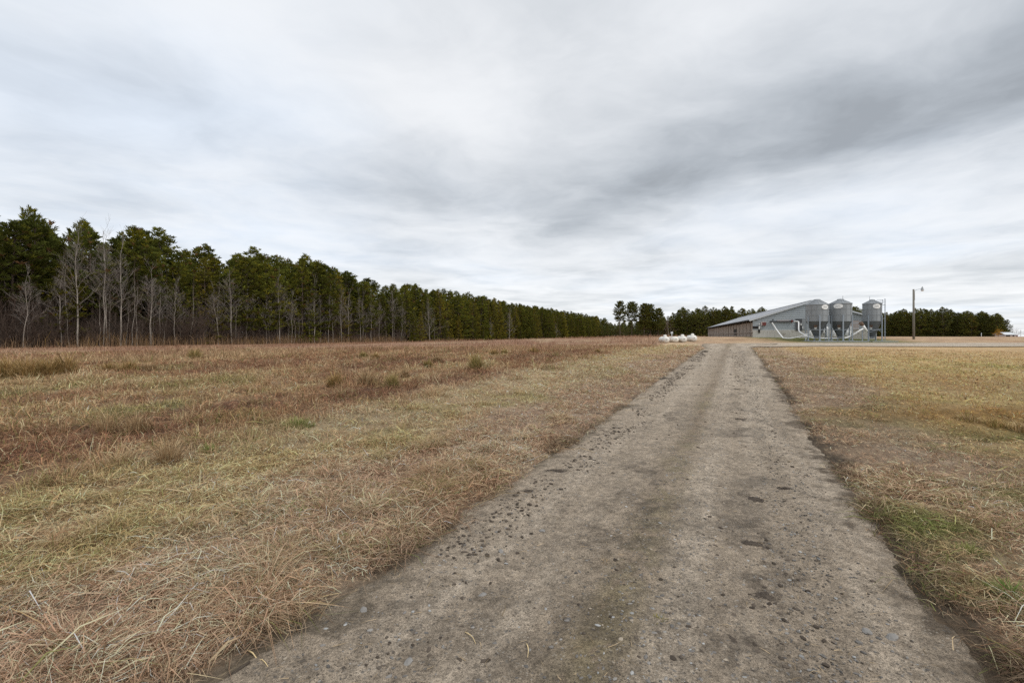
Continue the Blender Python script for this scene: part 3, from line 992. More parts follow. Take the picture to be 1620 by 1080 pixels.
tussock(170, 690, 30, 30, TAN, 'upright straw-coloured tussock in the near left field', n=240, lean=.6)
tussock(215, 688, 26, 56, TAN, 'wide soft brown tussock right of the upright straw one', n=420, lean=.8)
tussock(958, 893, 9, 20, [(.55, .42, .26), (.45, .33, .19)], 'small flat tuft of dead straw in the middle of the road', n=60, lean=1.4)
tussock(1042, 992, 10, 30, [(.2, .19, .06), (.3, .25, .09)], 'thin mossy green weed low in the road centre', n=80, lean=1.4)
tussock(1068, 992, 6, 14, [(.22, .21, .06), (.3, .25, .09)], 'second mossy weed, right of the first in the road', n=50, lean=1.4)
tussock(1535, 885, 14, 60, GREEN, 'bright green grass tuft in the right verge', n=420, lean=1.2)
tussock(1600, 965, 26, 70, [(.10, .17, .035), (.16, .24, .06), (.3, .3, .14)], 'greenest grass tuft at the right foreground edge', n=500, lean=1.1)
tussock(1572, 676, 12, 44, OLIVE+RUST, 'orange-brown grass tuft on the bank above the dark ditch', n=260, lean=1.0)
tussock(1612, 684, 13, 40, RUST+TAN, 'orange-brown grass tuft at the right end of the ditch bank', n=220, lean=1.0)
tussock(1530, 668, 11, 36, OLIVE+TAN, 'olive grass tuft at the left end of the ditch bank', n=220, lean=1.0)


# ------------------------------------------------------------------ trees
M_BARK = simple_mat('pine_bark', (.115, .085, .065), .95, 0, .35, 5, stretch=(1, 1, .25), bump=.6)
M_GREYBARK = simple_mat('grey_bark', (.30, .265, .225), .9, 0, .4, 3, stretch=(1, 1, .2))
M_TWIGS = simple_mat('twigs', (.225, .195, .17), .95, 0, .2, 3)
M_BROWNTWIG = simple_mat('brown_twigs', (.17, .12, .10), .95, 0, .25, 3)
M_SHRUB = simple_mat('shrub_twigs', (.085, .060, .046), .95, 0, .25, 3)
M_NEEDLE = attr_mat('pine_needles', .7, .22, rand_obj=.22)


def tube_np(pts, rs, seg):
    """one tapered tube as arrays"""
    pts = np.asarray(pts); rs = np.asarray(rs); n = len(pts)
    tg = np.gradient(pts, axis=0); tg /= (np.linalg.norm(tg, axis=1)[:, None] + 1e-9)
    ref = np.where(np.abs(tg[:, 2:3]) > .9, np.array([[1., 0, 0]]), np.array([[0, 0, 1.]]))
    x = np.cross(tg, ref); x /= (np.linalg.norm(x, axis=1)[:, None] + 1e-9)
    y = np.cross(tg, x)
    a = np.arange(seg) * 2 * PI / seg
    V = pts[:, None] + (x[:, None] * np.cos(a)[None, :, None] + y[:, None] * np.sin(a)[None, :, None]) * rs[:, None, None]
    i = np.arange(n - 1)[:, None] * seg; k = np.arange(seg)[None]
    Fc = np.stack([i + k, i + (k + 1) % seg, i + seg + (k + 1) % seg, i + seg + k], -1).reshape(-1, 4)
    return V.reshape(-1, 3), Fc


class Acc:
    def __init__(self): self.V = []; self.F = []; self.C = []; self.M = []; self.k = 0

    def add(self, V, Fc, c, m=0):
        V = np.asarray(V); self.V.append(V); self.F.append(np.asarray(Fc) + self.k); self.k += len(V)
        self.C.append(np.broadcast_to(np.asarray(c, float), (len(V), 3))); self.M.append(np.full(len(Fc), m))

    def mesh(self, name, smooth=False):
        return np_mesh(name, np.concatenate(self.V), np.concatenate(self.F), np.concatenate(self.C), smooth, np.concatenate(self.M))


def needle_tufts(acc, ctr, dirs, size, col, rr, nb=10):
    """brush-like needle clusters: each a burst of thin tapering blades"""
    n = len(ctr)
    D = rr.normal(0, 1, (n, nb, 3)); D /= np.linalg.norm(D, axis=2)[..., None]
    D = D * .72 + dirs[:, None] * .6 + np.array([0, 0, .55]); D /= np.linalg.norm(D, axis=2)[..., None]
    L = size[:, None] * rr.uniform(.6, 1.2, (n, nb))
    s = np.cross(D, rr.normal(0, 1, (n, nb, 3))); s /= np.linalg.norm(s, axis=2)[..., None]
    wv = (L * .085)[..., None] * s
    p0 = ctr[:, None] + D * (L * .08)[..., None] + rr.normal(0, .05, (n, nb, 3))
    mid = p0 + D * (L * .55)[..., None]; tp = p0 + D * L[..., None] - np.array([0, 0, .12]) * L[..., None]
    V = np.stack([p0 - wv * .3, p0 + wv * .3, mid + wv, tp, mid - wv], 2)
    V = np.stack([p0 - wv * .35, mid - wv, tp, mid + wv], 2).reshape(-1, 3)
    Fc = (np.arange(n * nb)[:, None] * 4 + np.arange(4)[None])
    c = col[:, None, None, :] * rr.uniform(.8, 1.2, (n, nb, 1, 1)) * np.ones((1, 1, 4, 1))
    acc.add(V, Fc, c.reshape(-1, 3), 0)


def make_pine(seed, h, base, rad, label, group, density=1.0, hue=(.062, .088, .028), top_flat=.0, edge=False, lod=1.0, sparse=0.0):
    rr = np.random.default_rng(seed)
    root = empty('pine_tree')
    tag(root, label, 'pine tree', group)
    zs = np.linspace(-.3, h * .97, 9)
    wob = np.cumsum(rr.normal(0, .06, (9, 2)), 0)
    tr = np.column_stack([wob[:, 0], wob[:, 1], zs]); tr[:, :2] -= tr[1, :2]
    r0 = .012 * h
    V, Fc = tube_np(tr, np.linspace(r0, .03, 9), 7)
    me = np_mesh('trunk', V, Fc, None, True); link_mesh('trunk', me, root, [M_BARK])
    acc = Acc()
    nwh = int((1 - base) * h / (.62 / density))
    cs, ds, sz, cl = [], [], [], []
    for i in range(nwh):
        f = (i + rr.uniform(-.3, .3)) / nwh                      # 0 crown base .. 1 top
        f = min(max(f, 0), 1)
        z = h * (base + (1 - base) * f) * .985
        if edge: prof = (1 - f) ** .75 * .95 + .08
        else: prof = math.sin(PI * min(1, .22 + .80 * f)) ** .8 * (1 - .18 * f) + .07
        if top_flat: prof = max(prof, top_flat * (1 - f ** 6))
        nb = rr.integers(4, 7)
        a0 = rr.uniform(0, 2 * PI)
        for b in range(nb):
            if rr.random() < .10 + sparse * (1 - f): continue
            a = a0 + b * 2 * PI / nb + rr.normal(0, .25)
            L = rad * prof * rr.uniform(.6, 1.18)
            if L < .25: L = .25
            el = -.12 + .95 * f + rr.normal(0, .14)
            tb = np.array([np.interp(z, zs, tr[:, 0]), np.interp(z, zs, tr[:, 1]), z])
            d = np.array([math.cos(a) * math.cos(el), math.sin(a) * math.cos(el), math.sin(el)])
            tip = tb + d * L + np.array([0, 0, .12 * L])
            mid = tb + d * L * .55 - np.array([0, 0, .05 * L])
            V, Fc = tube_np([tb, mid, tip], [.035 + .012 * L, .02 + .006 * L, .008], 3)
            acc.add(V, Fc, (.09, .07, .055), 1)
            nt = max(2, int(L * 3.0 * density * lod))
            for k in range(nt):
                g = 1 - (k / nt) * .72 * rr.uniform(.8, 1.1)
                p = (tb + (mid - tb) * g * 2 if g < .5 else mid + (tip - mid) * (g - .5) * 2)
                side = np.array([-math.sin(a), math.cos(a), 0]) * rr.normal(0, .26 + .16 * L * (1 - abs(g - .7)))
                p = p + side + np.array([0, 0, rr.normal(.06, .13)])
                cs.append(p); dd = d * .6 + side * .5 + np.array([0, 0, .5]); ds.append(dd / np.linalg.norm(dd))
                sz.append(rr.uniform(.42, .80) * (1.0 if lod >= 1 else 1.45))
                tone = rr.uniform(.6, 1.35); yl = rr.random()
                base_c = np.array(hue) * tone
                if yl < .2: base_c = base_c * np.array([1.5, 1.3, .9])
                if yl > .97: base_c = np.array([.14, .08, .035])
                cl.append(base_c)
    if base > .15:                                            # dead limbs hang on below the live crown
        for k in range(34):
            z = h * rr.uniform(.06, base + .08); a = rr.uniform(0, 2 * PI); L = rad * rr.uniform(.4, 1.0)
            tb = np.array([np.interp(z, zs, tr[:, 0]), np.interp(z, zs, tr[:, 1]), z]); d = np.array([math.cos(a), math.sin(a), rr.uniform(-.3, .15)])
            V, Fc = tube_np([tb, tb + d * L * .5, tb + d * L + np.array([0, 0, -.2 * L])], [.035, .022, .008], 3); acc.add(V, Fc, (.1, .08, .07), 1)
            for q in range(3):
                g = rr.uniform(.4, .95); p = tb + d * L * g; d2 = d + rr.normal(0, .6, 3); V, Fc = tube_np([p, p + d2 * .35 * L], [.014, .006], 3); acc.add(V, Fc, (.1, .08, .07), 1)
    for k in range(6):
        cs.append(tr[-1] + np.array([rr.normal(0, .12), rr.normal(0, .12), .1 + .12 * k])); ds.append(np.array([0, 0, 1.])); sz.append(.45); cl.append(np.array(hue))
    needle_tufts(acc, np.array(cs), np.array(ds), np.array(sz), np.array(cl), rr, 17 if lod >= 1 else 8)
    me = acc.mesh('crown')
    o = link_mesh('crown', me, root, [M_NEEDLE, M_BARK])
    return root


def branch_rec(acc, p, d, L, r, depth, rr, mind, spread, up):
    n = 4
    pts = [p]; dd = d
    for k in range(n):
        dd = dd + rr.normal(0, .07, 3) + np.array([0, 0, up * .08]); dd = dd / np.linalg.norm(dd)
        pts.append(pts[-1] + dd * L / n)
    rs = np.linspace(r, r * .55, n + 1)
    V, Fc = tube_np(pts, rs, 5 if depth <= 1 else 3)
    acc.add(V, Fc, (.2, .2, .2), 0)
    if depth >= mind: return
    nb = rr.integers(3, 6) if depth >= 1 else rr.integers(8, 12)
    for b in range(nb):
        f = rr.uniform(.25, 1.0)
        i = min(int(f * n), n - 1); q = pts[i] + (pts[i + 1] - pts[i]) * (f * n - i)
        a = rr.uniform(0, 2 * PI)
        x = np.cross(dd, [0, 0, 1.0]) if abs(dd[2]) < .95 else np.array([1., 0, 0])
        x /= np.linalg.norm(x); y = np.cross(dd, x)
        nd = dd * math.cos(spread) + (x * math.cos(a) + y * math.sin(a)) * math.sin(spread) * rr.uniform(.7, 1.3)
        nd[2] = nd[2] + up * .25
        nd /= np.linalg.norm(nd)
        branch_rec(acc, q, nd, L * rr.uniform(.42, .68), max(r * .48, .009), depth + 1, rr, mind, spread, up)


def make_bare(seed, h, clear, label, group, wide=.3, thick=.0085, twigm=None, lean=0.0, mind=3):
    rr = np.random.default_rng(seed)
    root = empty('bare_tree'); tag(root, label, 'bare tree', group)
    n = 10
    zs = np.linspace(-.2, h * .82, n)
    ox = np.cumsum(rr.normal(0, .10, n)) + lean * zs; oy = np.cumsum(rr.normal(0, .10, n))
    ox -= ox[0]; oy -= oy[0]
    tr = np.column_stack([ox, oy, zs]); r0 = thick * h
    V, Fc = tube_np(tr, np.linspace(r0, r0 * .3, n), 7)
    link_mesh('trunk', np_mesh('trunk', V, Fc, None, True), root, [M_GREYBARK])
    acc = Acc()
    nb = int(18 + h * .6)
    for i in range(nb):
        f = clear + (1 - clear) * (i / nb) ** .9
        z = h * .82 * f
        p = np.array([np.interp(z, zs, tr[:, 0]), np.interp(z, zs, tr[:, 1]), z])
        a = i * 2.4 + rr.normal(0, .4)
        el = .55 + .6 * f + rr.normal(0, .15)
        d = np.array([math.cos(a) * math.cos(el), math.sin(a) * math.cos(el), math.sin(el)])
        L = h * wide * (1.15 - .75 * (f - clear) / (1 - clear)) * rr.uniform(.7, 1.2)
        branch_rec(acc, p, d, L, max(.012, r0 * .25 * (1.1 - .7 * f)), 1, rr, mind, .62, .6)
    branch_rec(acc, tr[-1], np.array([.05, 0, 1.]), h * .2, r0 * .26, 1, rr, mind, .5, .9)
    link_mesh('branches', acc.mesh('branches'), root, [twigm or M_TWIGS])
    root['fit'] = float(h / max(v[:, 2].max() for v in acc.V))
    return root


def make_shrub(seed, h, label, group, mat, n=16):
    rr = np.random.default_rng(seed)
    root_acc = Acc()
    for i in range(n):
        a = rr.uniform(0, 2 * PI); el = rr.uniform(.8, 1.45)
        d = np.array([math.cos(a) * math.cos(el), math.sin(a) * math.cos(el), math.sin(el)])
        p = np.array([rr.normal(0, .3), rr.normal(0, .3), -.1])
        branch_rec(root_acc, p, d, h * rr.uniform(.5, .85), .028, 1, rr, 3, .55, .7)
    o = link_mesh('bare_shrub', root_acc.mesh('bare_shrub'), None, [mat])
    tag(o, label, 'shrub', group)
    return o


def place(o, x, y, s=1.0, rz=None, sink=.05, sx=None):
    o.location = (x, y, float(terrain0(np.array([x]), np.array([y]))[0]) - sink)
    o.rotation_euler.z = random.uniform(0, 2 * PI) if rz is None else rz
    if rz is None: o.rotation_euler.x, o.rotation_euler.y = random.gauss(0, .025), random.gauss(0, .025)
    o.scale = ((sx or s), (sx or s), s)


def line_xy(px, off=0.0, along=0.0):
    """point on the wood's edge seen at photo column px; off>0 goes deeper into the wood"""
    k = (px - 810) / F
    Y = 107.3 / (.46 - k) if k < .44 else 600
    X = k * Y
    n = Vector((-1, .46)).normalized(); d = Vector((.46, 1)).normalized()
    return X + n.x * off + d.x * along, Y + n.y * off + d.y * along


HIGH_L = 'tall dark pine behind the leafless trees at the near end of the left wood'
HIGH_G = 'tall dark pines at the near end of the wood'
EDGE_L = 'bushy yellow-green pine with low boughs, in the row receding along the far field edge'
EDGE_G = 'bushy pines along the receding field edge'
FAR_L = 'dark green pine in the straight far wood behind the barn and bins'
FAR_G = 'pines of the far wood behind the barn'

DARK = (.074, .084, .018); MID = (.108, .116, .022); YEL = (.165, .155, .03); FARC = (.105, .115, .03)
high = [make_pine(100 + i, 20, (.24, .36, .17, .32, .2, .38, .22)[i], 3.2 + .35 * (i % 3), HIGH_L, HIGH_G, 1.05, DARK if i % 2 else MID, sparse=.3, top_flat=(0, .25, 0, .1, 0, .3, 0)[i]) for i in range(7)]
edge = [make_pine(200 + i, 19, .04, 3.3 + .4 * (i % 3), EDGE_L, EDGE_G, .95, YEL if i % 2 else MID, edge=(i not in (2, 4))) for i in range(6)]
farp = [make_pine(300 + i, 19, .02, 3.4 + .3 * i, FAR_L, FAR_G, .85, FARC, edge=(i == 1), sparse=.05) for i in range(5)]


used = set()


def inst(proto, *a, label=None, group=None, **k):
    if proto.name in used: o = copy_tree(proto)
    else: o = proto; used.add(proto.name)
    place(o, *a, **k)
    if label: o['label'] = label
    if group: o['group'] = group
    return o


# skyline of the wood in the photo: column -> row of the tree tops
TOPX = [-60, 0, 10, 50, 85, 108, 130, 165, 215, 262, 315, 345, 362, 385, 430, 480, 540, 580, 630, 680, 740, 800, 860, 920, 960, 1000]
TOPY = [335, 345, 350, 333, 375, 378, 347, 378, 360, 385, 387, 410, 415, 398, 410, 412, 428, 447, 452, 457, 466, 479, 487, 496, 505, 509]


def top_h(x, y):
    px = 810 + F * x / y
    return (533 - np.interp(px, TOPX, TOPY)) * y / F + CAM_H


d_ = Vector((.46, 1)).normalized(); n_ = Vector((-1, .46)).normalized()
p0 = Vector((-76 + .46 * (50 - 68), 50))
count = 0
for row in range(3):
    s = -8.0 + row * 1.7
    limit = [420, 190, 110][row]
    step0 = [4.0, 4.4, 4.8][row]
    while s < limit:
        off = [0.0, 4.2, 8.5][row] + random.uniform(-1.0, 1.0)
        q = p0 + d_ * s + n_ * off
        th = float(top_h(q.x, q.y)) * ([1.0, 1.03, 1.04][row]) * random.choice((random.uniform(.70, .86), random.uniform(.84, .95), random.uniform(.92, 1.0), random.uniform(.90, 1.05)))
        px = 810 + F * q.x / q.y
        if px < 560 or (px < 640 and random.random() < .5): pr = random.choice(high); base_h = 20
        else: pr = random.choice(edge); base_h = 19
        if row > 0: pr = random.choice(high); base_h = 20
        elif 300 < px < 560 and random.random() < .45: pr = random.choice(edge); base_h = 19
        elif px < 560 and px > 260: pr = high[random.choice((0, 2, 4, 6))]; base_h = 20
        sc_ = th / base_h
        inst(pr, q.x, q.y, sc_, sx=sc_ * random.uniform(.95, 1.5))
        count += 1
        s += step0 * random.uniform(.5, 1.5)
# tie-in between the end of the long row and the far wood, low young pines
for k in range(30):
    f = (k % 15) / 14
    q = Vector((88, 405)).lerp(Vector((104, 300)), f)
    inst(random.choice(edge[:3]), q.x + random.uniform(-3, 3), q.y + 9 * (k // 15), random.uniform(.62, .80), sx=random.uniform(.95, 1.3), label='low pine in the dip between the two woods, under the tall open pines', group='low young pines between the woods')
# the tall open-crowned pines standing above them
OPEN = [(981, 477, 'tall open-crowned pine standing above the low pines, leftmost of the group'),
        (999, 478, 'tall open-crowned pine above the low pines, second from left of the group'),
        (1019, 480, 'tall pine above the low pines, third from left with a leaning look'),
        (1029, 482, 'broad dense pine above the low pines, fourth from left'),
        (1041, 488, 'broad pine at the right end of the group above the low pines')]
for k, (px, py, lb) in enumerate(OPEN):
    Y = 278 + 3 * (k % 2); q = at(px, py, Y)
    pr = make_pine(400 + k, 23, .50 if k < 2 else .30, (4.0, 4.6, 4.6, 5.8, 5.2)[k], lb, None, 1.5, FARC, top_flat=.85, sparse=.3 if k < 2 else .05)
    pr['group'] = 'tall open-crowned pines above the dip'
    z0 = float(terrain0(np.array([q.x]), np.array([Y]))[0])
    place(pr, q.x, Y, (q.z - z0) / 23)
# the far wood behind the barn and on past the bins
FTX = [940, 1000, 1040, 1058, 1070, 1100, 1130, 1200, 1300, 1345, 1400, 1425, 1440, 1460, 1490, 1520, 1540, 1552, 1565, 1580, 1592]
FTY = [508, 509, 504, 497, 489, 487, 488, 488, 486, 487, 492, 490, 491, 490, 488, 492, 496, 494, 496, 497, 506]
for row in range(2):
    px = 1062.0 + row * 4
    while px < 1593 - row * 8:
        if not (1215 < px < 1338):                               # hidden behind the barn there
            Y = 300 + row * 6 + random.uniform(-2, 2)
            if px > 1400: Y -= 30 * (px - 1400) / 190
            q = at(px, 533, Y)
            z0 = float(terrain0(np.array([q.x]), np.array([Y]))[0])
            th = (533 - np.interp(px, FTX, FTY)) * Y / F + CAM_H - z0
            th *= random.choice((random.uniform(.74, .92), random.uniform(.9, 1.08)))
            rt = px > 1395
            inst(random.choice(farp), q.x, Y, th / 19, sx=th / 19 * random.uniform(.95, 1.6),
                 label='dark green pine in the far wood right of the bins' if rt else 'dark green pine in the far wood between the tanks and the barn roof',
                 group='far pines right of the bins' if rt else 'far pines left of the barn')
            count += 1
        px += random.uniform(3.8, 8.5)


# deeper rows of the wood that read as one mass
def forest_mass():
    acc = Acc()
    rr = np.random.default_rng(5)
    srcs = []
    for i in range(2):
        p = make_pine(600 + i, 20, .12, 3.4, 'x', None, .8, DARK, lod=.55)
        me = [c for c in p.children if c.name.startswith('crown')][0].data
        n = len(me.vertices); V = np.empty(n * 3, np.float32); me.vertices.foreach_get('co', V); V = V.reshape(-1, 3)
        Fc = np.empty(len(me.polygons) * 4, np.int32); me.loops.foreach_get('vertex_index', Fc); Fc = Fc.reshape(-1, 4)
        C = np.empty(n * 4, np.float32); me.color_attributes['Col'].data.foreach_get('color', C); C = C.reshape(-1, 4)[:, :3]
        srcs.append((V.copy(), Fc.copy(), C.copy()))
        for c in list(p.children): bpy.data.objects.remove(c)
        bpy.data.objects.remove(p)
    spots = []
    for row in range(3, 6):
        s = -22.0
        while s < 300:
            q = p0 + d_ * s + n_ * (row * 4.6 + rr.uniform(-1.5, 1.5))
            spots.append((q.x, q.y, float(top_h(q.x, q.y)) * rr.uniform(.9, 1.04)))
            s += rr.uniform(5, 8)
    for row in (1, 2):
        s = 195.0
        while s < 420:
            q = p0 + d_ * s + n_ * (row * 4.6); spots.append((q.x, q.y, float(top_h(q.x, q.y)) * rr.uniform(.9, 1.03))); s += rr.uniform(4.5, 7)
    for k, px in enumerate(np.arange(945, 1590, 8)):
        if 1215 < px < 1338: continue
        Y = 313 - (30 * (px - 1400) / 190 if px > 1400 else 0)
        spots.append(((px - 810) * Y / F, Y, (533 - np.interp(px, FTX, FTY)) * Y / F * rr.uniform(.88, 1.0)))
    for (x, y, h) in spots:
        V, Fc, C = srcs[rr.integers(0, 2)]
        s = h / 20; a = rr.uniform(0, 2 * PI); ca, sa = math.cos(a), math.sin(a)
        W = np.column_stack([(V[:, 0] * ca - V[:, 1] * sa) * s + x, (V[:, 0] * sa + V[:, 1] * ca) * s + y,
                             V[:, 2] * s + float(terrain0(np.array([x]), np.array([y]))[0])])
        acc.add(W, Fc, C * rr.uniform(.75, 1.15))
    o = link_mesh('pine_forest', acc.mesh('pine_forest'), None, [M_NEEDLE])
    tag(o, 'dark mass of pine wood filling in behind the edge trees', 'forest', kind='stuff')


forest_mass()

# leafless trees along the wood's edge: photo column, row of the top, how wide, thickness, lean
BARE = [(20, 415, .26, .0085, .08), (83, 398, .22, .010, -.02), (104, 332, .20, .0085, -.02), (148, 352, .17, .006, .0),
        (157, 338, .22, .0085, -.02), (175, 352, .20, .0095, 0), (222, 402, .24, .0085, .02), (242, 418, .22, .0065, 0),
        (262, 430, .22, .0065, .05), (331, 440, .30, .007, -.06), (352, 412, .30, .0105, 0), (378, 438, .26, .008, .02),
        (408, 460, .24, .006, -.02), (429, 420, .26, .0095, 0), (444, 455, .2, .006, 0), (476, 455, .14, .006, 0), (481, 428, .16, .009, -.02),
        (495, 446, .14, .0075, 0), (504, 438, .16, .007, 0), (511, 448, .14, .006, 0), (524, 445, .16, .0065, 0), (530, 455, .15, .006, 0),
        (539, 445, .17, .009, 0), (554, 452, .15, .006, .0), (562, 456, .15, .006, 0), (573, 455, .2, .0085, 0), (588, 470, .24, .006, .03),
        (612, 447, .24, .008, 0), (622, 470, .2, .006, 0)]
ORD = ['first', 'second', 'third', 'fourth', 'fifth', 'sixth', 'seventh', 'eighth', 'ninth', 'tenth', 'eleventh', 'twelfth', 'thirteenth',
       'fourteenth', 'fifteenth', 'sixteenth', 'seventeenth', 'eighteenth', 'nineteenth', 'twentieth']
for k, (px, py, wd, th, ln) in enumerate(BARE):
    th *= .72
    x, y = line_xy(px, -3.2 + random.uniform(-.9, .9))
    h = (533 - py) * y / F + CAM_H
    kind = 'slender' if wd < .19 else ('wide-branched' if wd > .25 else 'tall')
    lb = (f'{kind} pale leafless tree, {ORD[k]} trunk from the left along the wood edge' if k < 20 else
          'slender pale leafless tree in the close stand before the pines, right of the nineteen leftmost')
    if k >= 20: lb = 'slender grey leafless tree in the right half of the bare stand before the pines'
    tr = make_bare(700 + k, h, .34, lb, 'leafless trees along the wood edge', wd * .88, th, None, ln)
    place(tr, x, y, tr.pop('fit'), rz=random.uniform(-.4, .4), sx=1.0)
SAP_L = 'thin grey sapling among the brush along the foot of the wood'
sap = [make_bare(740 + i, 9.0 + i, .2, SAP_L, 'thin grey saplings along the wood', .20, .0045, M_SHRUB, (-.05, .03, 0, .06, -.02, 0)[i], 2) for i in range(6)]
px = -25
while px < 700:
    x, y = line_xy(px, random.uniform(-3.6, .8))
    k = random.randrange(6)
    o = inst(sap[k], x, y, random.uniform(.55, 1.25), sx=random.uniform(.7, 1.0))
    px += random.uniform(7, 19)
for o in bpy.data.objects:
    if o.get('label') == SAP_L and 'fit' in o: del o['fit']
GB = [(667, 468, 'pale grey bushy leafless tree against the green pines, left of the middle', .30, 1),
      (643, 490, 'small brownish leafless tree left of the pale grey bushy one', .3, 1),
      (766, 500, 'thin grey leafless tree between bushy green pines', .18, 1),
      (795, 482, 'pale thin leafless tree rising before the far green pines', .2, 1),
      (872, 508, 'small grey leafless tree far along the field edge', .24, 1)]
for k, (px, py, lb, wd, sc_) in enumerate(GB):
    x, y = line_xy(px, -3.5)
    h = (533 - py) * y / F + CAM_H
    tr = make_bare(760 + k, h, .16, lb, None, wd, .009, None, 0)
    place(tr, x, y, tr.pop('fit'), sx=1.0)
q = at(1058, 500, 180); z0 = float(terrain0(np.array([q.x]), np.array([180.]))[0])
tr = make_bare(777, q.z - z0, .1, 'bushy grey leafless tree just behind the white tanks', None, .32, .010, M_BROWNTWIG)
place(tr, q.x, 180, tr.pop('fit'), sx=1.0)
for k, (px, py) in enumerate([(1602, 516), (1608, 517), (1614, 520), (1621, 519)]):
    q = at(px, py, 420); z0 = float(terrain0(np.array([q.x]), np.array([420.]))[0])
    tr = make_bare(780 + k, q.z - z0, .12, 'hazy grey leafless tree far off at the right end of the horizon', 'far leafless trees at the right end', .3, .012)
    place(tr, q.x, 420, tr.pop('fit'), sx=1.0)

# brushy shrubs at the foot of the wood
SH_L = 'brown leafless shrub in the brush at the foot of the wood'
M_SHRUB2 = simple_mat('grey_shrub_twigs', (.135, .108, .09), .95, 0, .25, 3)
shr = [make_shrub(800 + i, 3.4 + i * .5, SH_L, 'brown shrubs along the foot of the wood', M_SHRUB2 if i == 2 else M_SHRUB, 16) for i in range(4)]
px = -30
while px < 700:
    x, y = line_xy(px, random.uniform(-3.5, 1.5))
    inst(shr[random.randrange(4)], x, y, random.uniform(.6, 1.15) * (1.5 if 280 < px < 330 else 1))
    px += random.uniform(6, 12)
px = -30
while px < 690:
    x, y = line_xy(px, random.uniform(-2.5, 3.0))
    inst(shr[random.randrange(4)], x, y, random.uniform(.9, 1.7), sx=random.uniform(.9, 1.3))
    px += random.uniform(5, 11)
evs = []
for k, px in enumerate([690, 712, 735, 752, 905, 812, 640, 650]):
    x, y = line_xy(px, -4.0)
    inst(edge[k % 3], x, y, random.uniform(.35, .6), label='short young pine standing out in front of the receding pine row', group='young pines in front of the row')


def tall_weeds():
    """tall dry reeds and dead weeds along the foot of the wood"""
    N = 26000
    s = RNG.random(N) ** 1.3 * 330 - 10; off = RNG.normal(-2.6, 1.5, N)
    x = p0.x + d_.x * s + n_.x * off; y = p0.y + d_.y * s + n_.y * off
    den = fbm(s * .12, off * .3, 3, 55)
    ok = den > .36
    x, y, s, den = x[ok], y[ok], s[ok], den[ok]; N = len(x)
    h = RNG.uniform(.6, 1.9, N) * (.4 + den * 1.3) * np.where(s < 110, 1.25, .8)
    c = np.array([.30, .20, .12]) * RNG.uniform(.5, 1.3, N)[:, None]
    gold = RNG.random(N) < .06; c[gold] = np.array([.38, .24, .06])
    Pn = np.stack([x, y, terrain0(x, y) - .03], 1)
    o = blades('tall_weeds', Pn, RNG.uniform(0, 2 * PI, N), RNG.uniform(1.2, 1.55, N), RNG.uniform(.6, 1.5, N), h, np.full(N, .035) * RNG.uniform(.6, 1.5, N), c, M_GRASS)
    tag(o, 'tall dry brown weeds along the foot of the wood', 'weeds', kind='stuff')
    # low leafy brush filling the shade under the first trees
    N = 150000
    s = RNG.random(N) ** 1.2 * 400 - 30; off = RNG.uniform(.5, 26, N)
    x = p0.x + d_.x * s + n_.x * off; y = p0.y + d_.y * s + n_.y * off
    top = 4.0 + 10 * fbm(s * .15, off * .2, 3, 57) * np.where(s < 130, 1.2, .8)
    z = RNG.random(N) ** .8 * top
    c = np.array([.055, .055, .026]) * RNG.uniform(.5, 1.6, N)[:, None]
    br = RNG.random(N) < .4; c[br] = np.array([.08, .055, .04]) * RNG.uniform(.5, 1.3, br.sum())[:, None]
    Pn = np.stack([x, y, terrain0(x, y) + z], 1)
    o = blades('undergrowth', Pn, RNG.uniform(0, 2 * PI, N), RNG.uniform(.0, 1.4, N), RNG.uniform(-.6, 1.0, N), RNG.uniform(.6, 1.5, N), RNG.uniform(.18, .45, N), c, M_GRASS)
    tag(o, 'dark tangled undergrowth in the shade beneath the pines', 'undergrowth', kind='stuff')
    N = 26000
    px = RNG.uniform(944, 1596, N); px = px[(px < 1212) | (px > 1340)]; N = len(px)
    Y = 298 + RNG.uniform(0, 26, N) - np.where(px > 1400, 30 * (px - 1400) / 190, 0); Y = np.where(px < 1040, Y + (1040 - px) * .9, Y)
    x = (px - 810) * Y / F; y = Y
    z = RNG.random(N) * 9.5 * np.clip(.5 + fbm(px * .06, Y * 0, 3, 59), 0, 1.2) * np.where(px > 1585, .5, 1)
    c = np.array([.07, .076, .028]) * RNG.uniform(.5, 1.5, N)[:, None]
    Pn = np.stack([x, y, terrain0(x, y) + z], 1)
    o = blades('far_undergrowth', Pn, RNG.uniform(0, 2 * PI, N), RNG.uniform(.0, 1.4, N), RNG.uniform(-.6, 1.0, N), RNG.uniform(.9, 2.0, N), RNG.uniform(.4, .9, N), c, M_GRASS)
    tag(o, 'dark undergrowth along the foot of the far pine wood', 'undergrowth', kind='stuff')
    # far field stubble: upright weed stalks catching light beyond the near grass
    N = 60000
    a = RNG.uniform(math.radians(-60), math.radians(40), N); d = 30 + 110 * RNG.random(N) ** 1.5
    x = d * np.sin(a); y = d * np.cos(a); u = lat(x, y)
    off = (x - p0.x) * n_.x + (y - p0.y) * n_.y
    n = fbm(x * .14, y * .14, 4, 58)
    ok = (u < -7) & (off < -3) & (n > .44)
    x, y, d, n = x[ok], y[ok], d[ok], n[ok]; N = len(x)
    c = ground_color(x, y) * np.exp(RNG.normal(.12, .3, N))[:, None]
    Pn = np.stack([x, y, terrain(x, y) - .02], 1)
    o = blades('field_stubble', Pn, RNG.uniform(0, 2 * PI, N), RNG.uniform(.7, 1.5, N), RNG.uniform(.2, 1.3, N), RNG.uniform(.15, .5, N) * (n * 1.8), .012 + .0004 * d, np.clip(c, .01, .7), M_GRASS)
    tag(o, 'reddish brown weed stubble over the far left field', 'stubble', kind='stuff')


tall_weeds()

